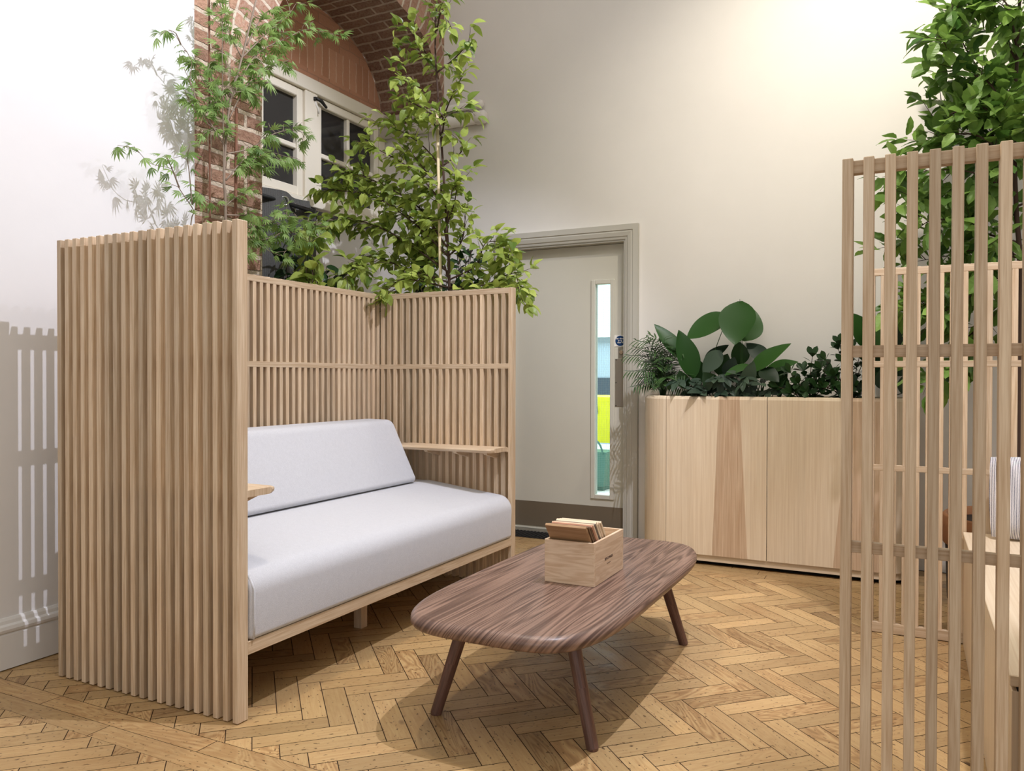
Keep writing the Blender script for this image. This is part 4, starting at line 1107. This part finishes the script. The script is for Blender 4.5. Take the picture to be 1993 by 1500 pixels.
paddle(bl, R1, (-0.99, 4.82, 1.455), (-1.225, 4.74, 1.325), 0.135, (-0.25, -1, 0.55), droop=0.05)
paddle(bl, R2, (-0.905, 4.74, 1.53), (-0.915, 4.66, 1.265), 0.175, (0.0, -1, 0.35), droop=-0.08)
paddle(bl, R2, (-0.90, 4.80, 1.30), (-0.845, 4.86, 1.50), 0.15, (0.5, -1, 0.3))
paddle(bl, R3, (-0.845, 4.70, 1.115), (-0.625, 4.64, 1.285), 0.085, (0.3, -0.9, 0.8))
paddle(bl, R3, (-0.765, 4.76, 1.12), (-0.585, 4.72, 1.185), 0.07, (0.1, -0.9, 0.8))
paddle(bl, R3, (-0.76, 4.83, 1.18), (-0.885, 4.84, 1.295), 0.08, (0.2, -1, 0.4), 'leaf_grey')
paddle(bl, R1, (-1.01, 4.72, 1.24), (-1.10, 4.66, 1.11), 0.085, (0.3, -1, 0.2), 'leaf_grey')
paddle(bl, R2, (-0.83, 4.68, 1.15), (-0.97, 4.62, 1.11), 0.07, (0, -0.6, 1))
paddle(bl, R3, (-0.775, 4.66, 1.125), (-0.665, 4.61, 1.07), 0.085, (0.1, -0.8, 0.8), 'leaf_dark')
paddle(bl, R1, (-1.14, 4.86, 1.18), (-1.00, 4.85, 1.285), 0.06, (0, -1, 0.4), 'leaf_dark')
paddle(bl, R2, (-0.92, 4.86, 1.16), (-0.93, 4.83, 1.30), 0.09, (0.4, -1, 0.2), 'leaf_dark')
paddle(bl, R2, (-0.86, 4.64, 1.03), (-0.80, 4.60, 1.17), 0.07, (0.4, -1, 0.2), 'leaf_grey')
for x, y, z, x2, y2, z2, w_, mt in ((-1.12, 4.80, 1.06, -1.19, 4.74, 1.20, .09, 'leaf_dark'), (-1.05, 4.84, 1.10, -0.99, 4.80, 1.22, .09, 'leaf_dark'), (-1.02, 4.66, 1.02, -1.09, 4.62, 1.11, .08, 'leaf_dark'), (-0.98, 4.78, 1.08, -0.94, 4.74, 1.20, .08, 'leaf_grey'),
                                  (-0.84, 4.82, 1.08, -0.78, 4.78, 1.19, .08, 'leaf_dark'), (-0.72, 4.70, 1.03, -0.64, 4.66, 1.09, .08, 'leaf_dark'), (-0.70, 4.80, 1.04, -0.66, 4.78, 1.15, .07, 'leaf_dark'), (-1.20, 4.68, 1.02, -1.24, 4.64, 1.12, .07, 'leaf_dark')):
    paddle(bl, (x*0.6-0.38, 4.75, Z0), (x, y, z), (x2, y2, z2), w_, (random.uniform(-.4, .5), -1, 0.5), mt)
phil = thing('philodendron_plant', 'low grey-green lobed foliage along the planter front below the paddle leaves', 'plant', (-0.98, 4.66, Z0))
random.seed(42); m = MB(); s_ = MB()
for k in range(40):
    x = random.uniform(-0.27, 0.30); hh = random.uniform(0.01, 0.15); p = V((x, random.uniform(-0.07, 0.05), hh))
    s_.tube([(x*0.85, p.y*0.6, -0.005), tuple(p)], 0.0025, 4)
    d = rnd_dir(V((0.2, -0.5, 0.1)), 0.9); L = random.uniform(0.08, 0.14)
    for a in (-0.7, 0, 0.7):
        dd, ss, uu = frame(d, V((0, -0.6, 1))); q = dd*math.cos(a)+ss*math.sin(a)
        add_leaf(m, p, q, rnd_dir(V((0, -0.8, 1)), 0.5), L*(1 if a == 0 else 0.75), L*0.38, 0.15, 0.25, 5, random.random(), wave=0.04)
m.obj('foliage', 'leaf_grey', phil); s_.obj('stems', 'leaf_dark', phil)

def palm(label, loc, tips, seed):
    random.seed(seed); t = thing('parlour_palm', label, 'plant', loc); O = V(loc); f = MB(); r = MB()
    for tp in tips:
        e = V(tp)-O; mid = V((e.x*0.35, e.y*0.35, max(e.z*0.75, 0.06)+0.03))
        c = curve([(e.x*0.05, e.y*0.05, 0), mid, e], 0.016); n = len(c)
        r.tube(c, [0.0022*(1-0.6*k/(n-1)) for k in range(n)], 4)
        for k in range(int(n*0.3), n):
            d = (c[min(k+1, n-1)]-c[k-1]).normalized(); s = d.cross(V((0, -0.5, 1))).normalized()
            L = 0.10*(1-0.45*abs(k/n-0.6)/0.6)*random.uniform(0.8, 1.1)
            for sg in (-1, 1):
                add_leaf(f, c[k], s*sg+d*0.75+V((0, 0, -0.12)), V((0, -0.4, 1)), L, 0.010, 0.1, 0.35, 4, random.random(), peak=0.35)
    f.obj('fronds', 'leaf_palm', t); r.obj('stems', 'leaf_palm', t)
tips = [(-1.52,4.70,1.31),(-1.575,4.68,1.22),(-1.56,4.66,1.12),(-1.47,4.75,1.33),(-1.38,4.72,1.30),(-1.29,4.75,1.27),(-1.24,4.70,1.24),(-1.50,4.62,1.03),(-1.21,4.66,1.10),(-1.42,4.66,1.24),(-1.33,4.62,1.20),(-1.45,4.62,1.12),(-1.30,4.60,1.08),(-1.26,4.80,1.20),(-1.40,4.60,1.04),(-1.36,4.84,1.25),(-1.50,4.84,1.18),(-1.22,4.62,1.02),(-1.54,4.72,1.27),(-1.43,4.70,1.34),(-1.34,4.68,1.32),(-1.48,4.68,1.18),(-1.38,4.64,1.15),(-1.28,4.66,1.16),(-1.44,4.60,1.08),(-1.33,4.60,1.04),(-1.52,4.74,1.08)]
palm('feathery palm with thin leaflets at the left end of the pale planter', (-1.36, 4.74, Z0), tips, 51)

def clusia(label, loc, tips, size, seed, mat='leaf_dark', name='clusia_plant'):
    random.seed(seed); t = thing(name, label, 'plant', loc); O = V(loc); f = MB(); r = MB()
    for tp in tips:
        e = V(tp)-O; c = curve([(e.x*0.2, e.y*0.2, -0.005), (e.x*0.5, e.y*0.5, e.z*0.6), e], 0.03); n = len(c)
        r.tube(c, [0.0035*(1-0.5*k/(n-1)) for k in range(n)], 5)
        for k in range(max(1, int(n*0.25)), n):
            d = (c[k]-c[k-1]).normalized(); a = k*1.57
            for sg in (0, PI):
                x = d.cross(V((math.cos(a+sg), math.sin(a+sg), 0.1))).normalized()
                add_leaf(f, c[k], x+d*0.6, d, size*random.uniform(.75, 1.1), size*0.55, 0.15, 0.1, 5, random.random(), peak=0.62)
        add_leaf(f, c[-1], d+V((0.3, 0, 0)), V((0, -1, 0.4)), size, size*0.5, 0.15, 0.05, 5, 0.7, peak=0.62)
        add_leaf(f, c[-1], d+V((-0.5, 0, 0)), V((0, -1, 0.4)), size, size*0.5, 0.15, 0.05, 5, 0.5, peak=0.62)
    f.obj('foliage', mat, t); r.obj('stems', 'bark', t)
clusia('small plant with round leathery leaves, between paddle leaves and near screen', (-0.52, 4.70, Z0), [(-0.50,4.70,1.20),(-0.61,4.66,1.11),(-0.42,4.68,1.10),(-0.67,4.64,1.03),(-0.63,4.74,1.02),(-0.45,4.62,1.03),(-0.56,4.62,1.05),(-0.50,4.80,1.08),(-0.55,4.74,1.12),(-0.46,4.74,1.14),(-0.60,4.62,1.00),(-0.40,4.62,1.04),(-0.68,4.72,1.08),(-0.52,4.60,1.01)], 0.065, 61)
clusia('dark bushy fig behind the left edge of the near right screen', (-0.30, 4.74, Z0), [(-0.36,4.72,1.27),(-0.43,4.70,1.18),(-0.45,4.68,1.13),(-0.47,4.66,1.05),(-0.30,4.72,1.24),(-0.24,4.70,1.17),(-0.38,4.64,1.09),(-0.33,4.80,1.22),(-0.20,4.66,1.08),(-0.28,4.62,1.04),(-0.40,4.80,1.10),(-0.34,4.68,1.17),(-0.42,4.62,1.03),(-0.37,4.76,1.24),(-0.26,4.72,1.20),(-0.22,4.62,1.02),(-0.46,4.74,1.09),(-0.33,4.60,1.02)], 0.06, 62, 'leaf_dark', 'fig_plant')
random.seed(43)
ca = thing('calathea_plant', 'broad-leaved plant at the planter end, seen through the near screen slats', 'plant', (-0.13, 4.76, Z0))
random.seed(44)
Rc = (-0.14, 4.76, Z0)
paddle(ca, Rc, (-0.205, 4.76, 1.24), (-0.285, 4.72, 1.44), 0.11, (0.5, -1, 0.3), 'leaf_big')
paddle(ca, Rc, (-0.16, 4.74, 1.20), (-0.165, 4.70, 1.40), 0.10, (-0.3, -1, 0.3), 'leaf_big')
paddle(ca, Rc, (-0.12, 4.78, 1.22), (-0.05, 4.74, 1.38), 0.10, (0.2, -1, 0.5), 'leaf_dark')
paddle(ca, Rc, (-0.16, 4.70, 1.10), (-0.21, 4.66, 1.23), 0.08, (0.2, -1, 0.5), 'leaf_dark')
paddle(ca, Rc, (-0.09, 4.70, 1.10), (-0.01, 4.66, 1.20), 0.08, (0.2, -1, 0.5), 'leaf_dark')
paddle(ca, Rc, (-0.13, 4.84, 1.25), (-0.10, 4.84, 1.47), 0.10, (0.2, -1, 0.1), 'leaf_dark')
paddle(ca, Rc, (-0.14, 4.66, 1.02), (-0.13, 4.62, 1.14), 0.08, (0.2, -1, 0.1), 'leaf_grey')
paddle(ca, Rc, (-0.05, 4.72, 1.00), (0.00, 4.68, 1.12), 0.07, (0.2, -1, 0.1), 'leaf_grey')
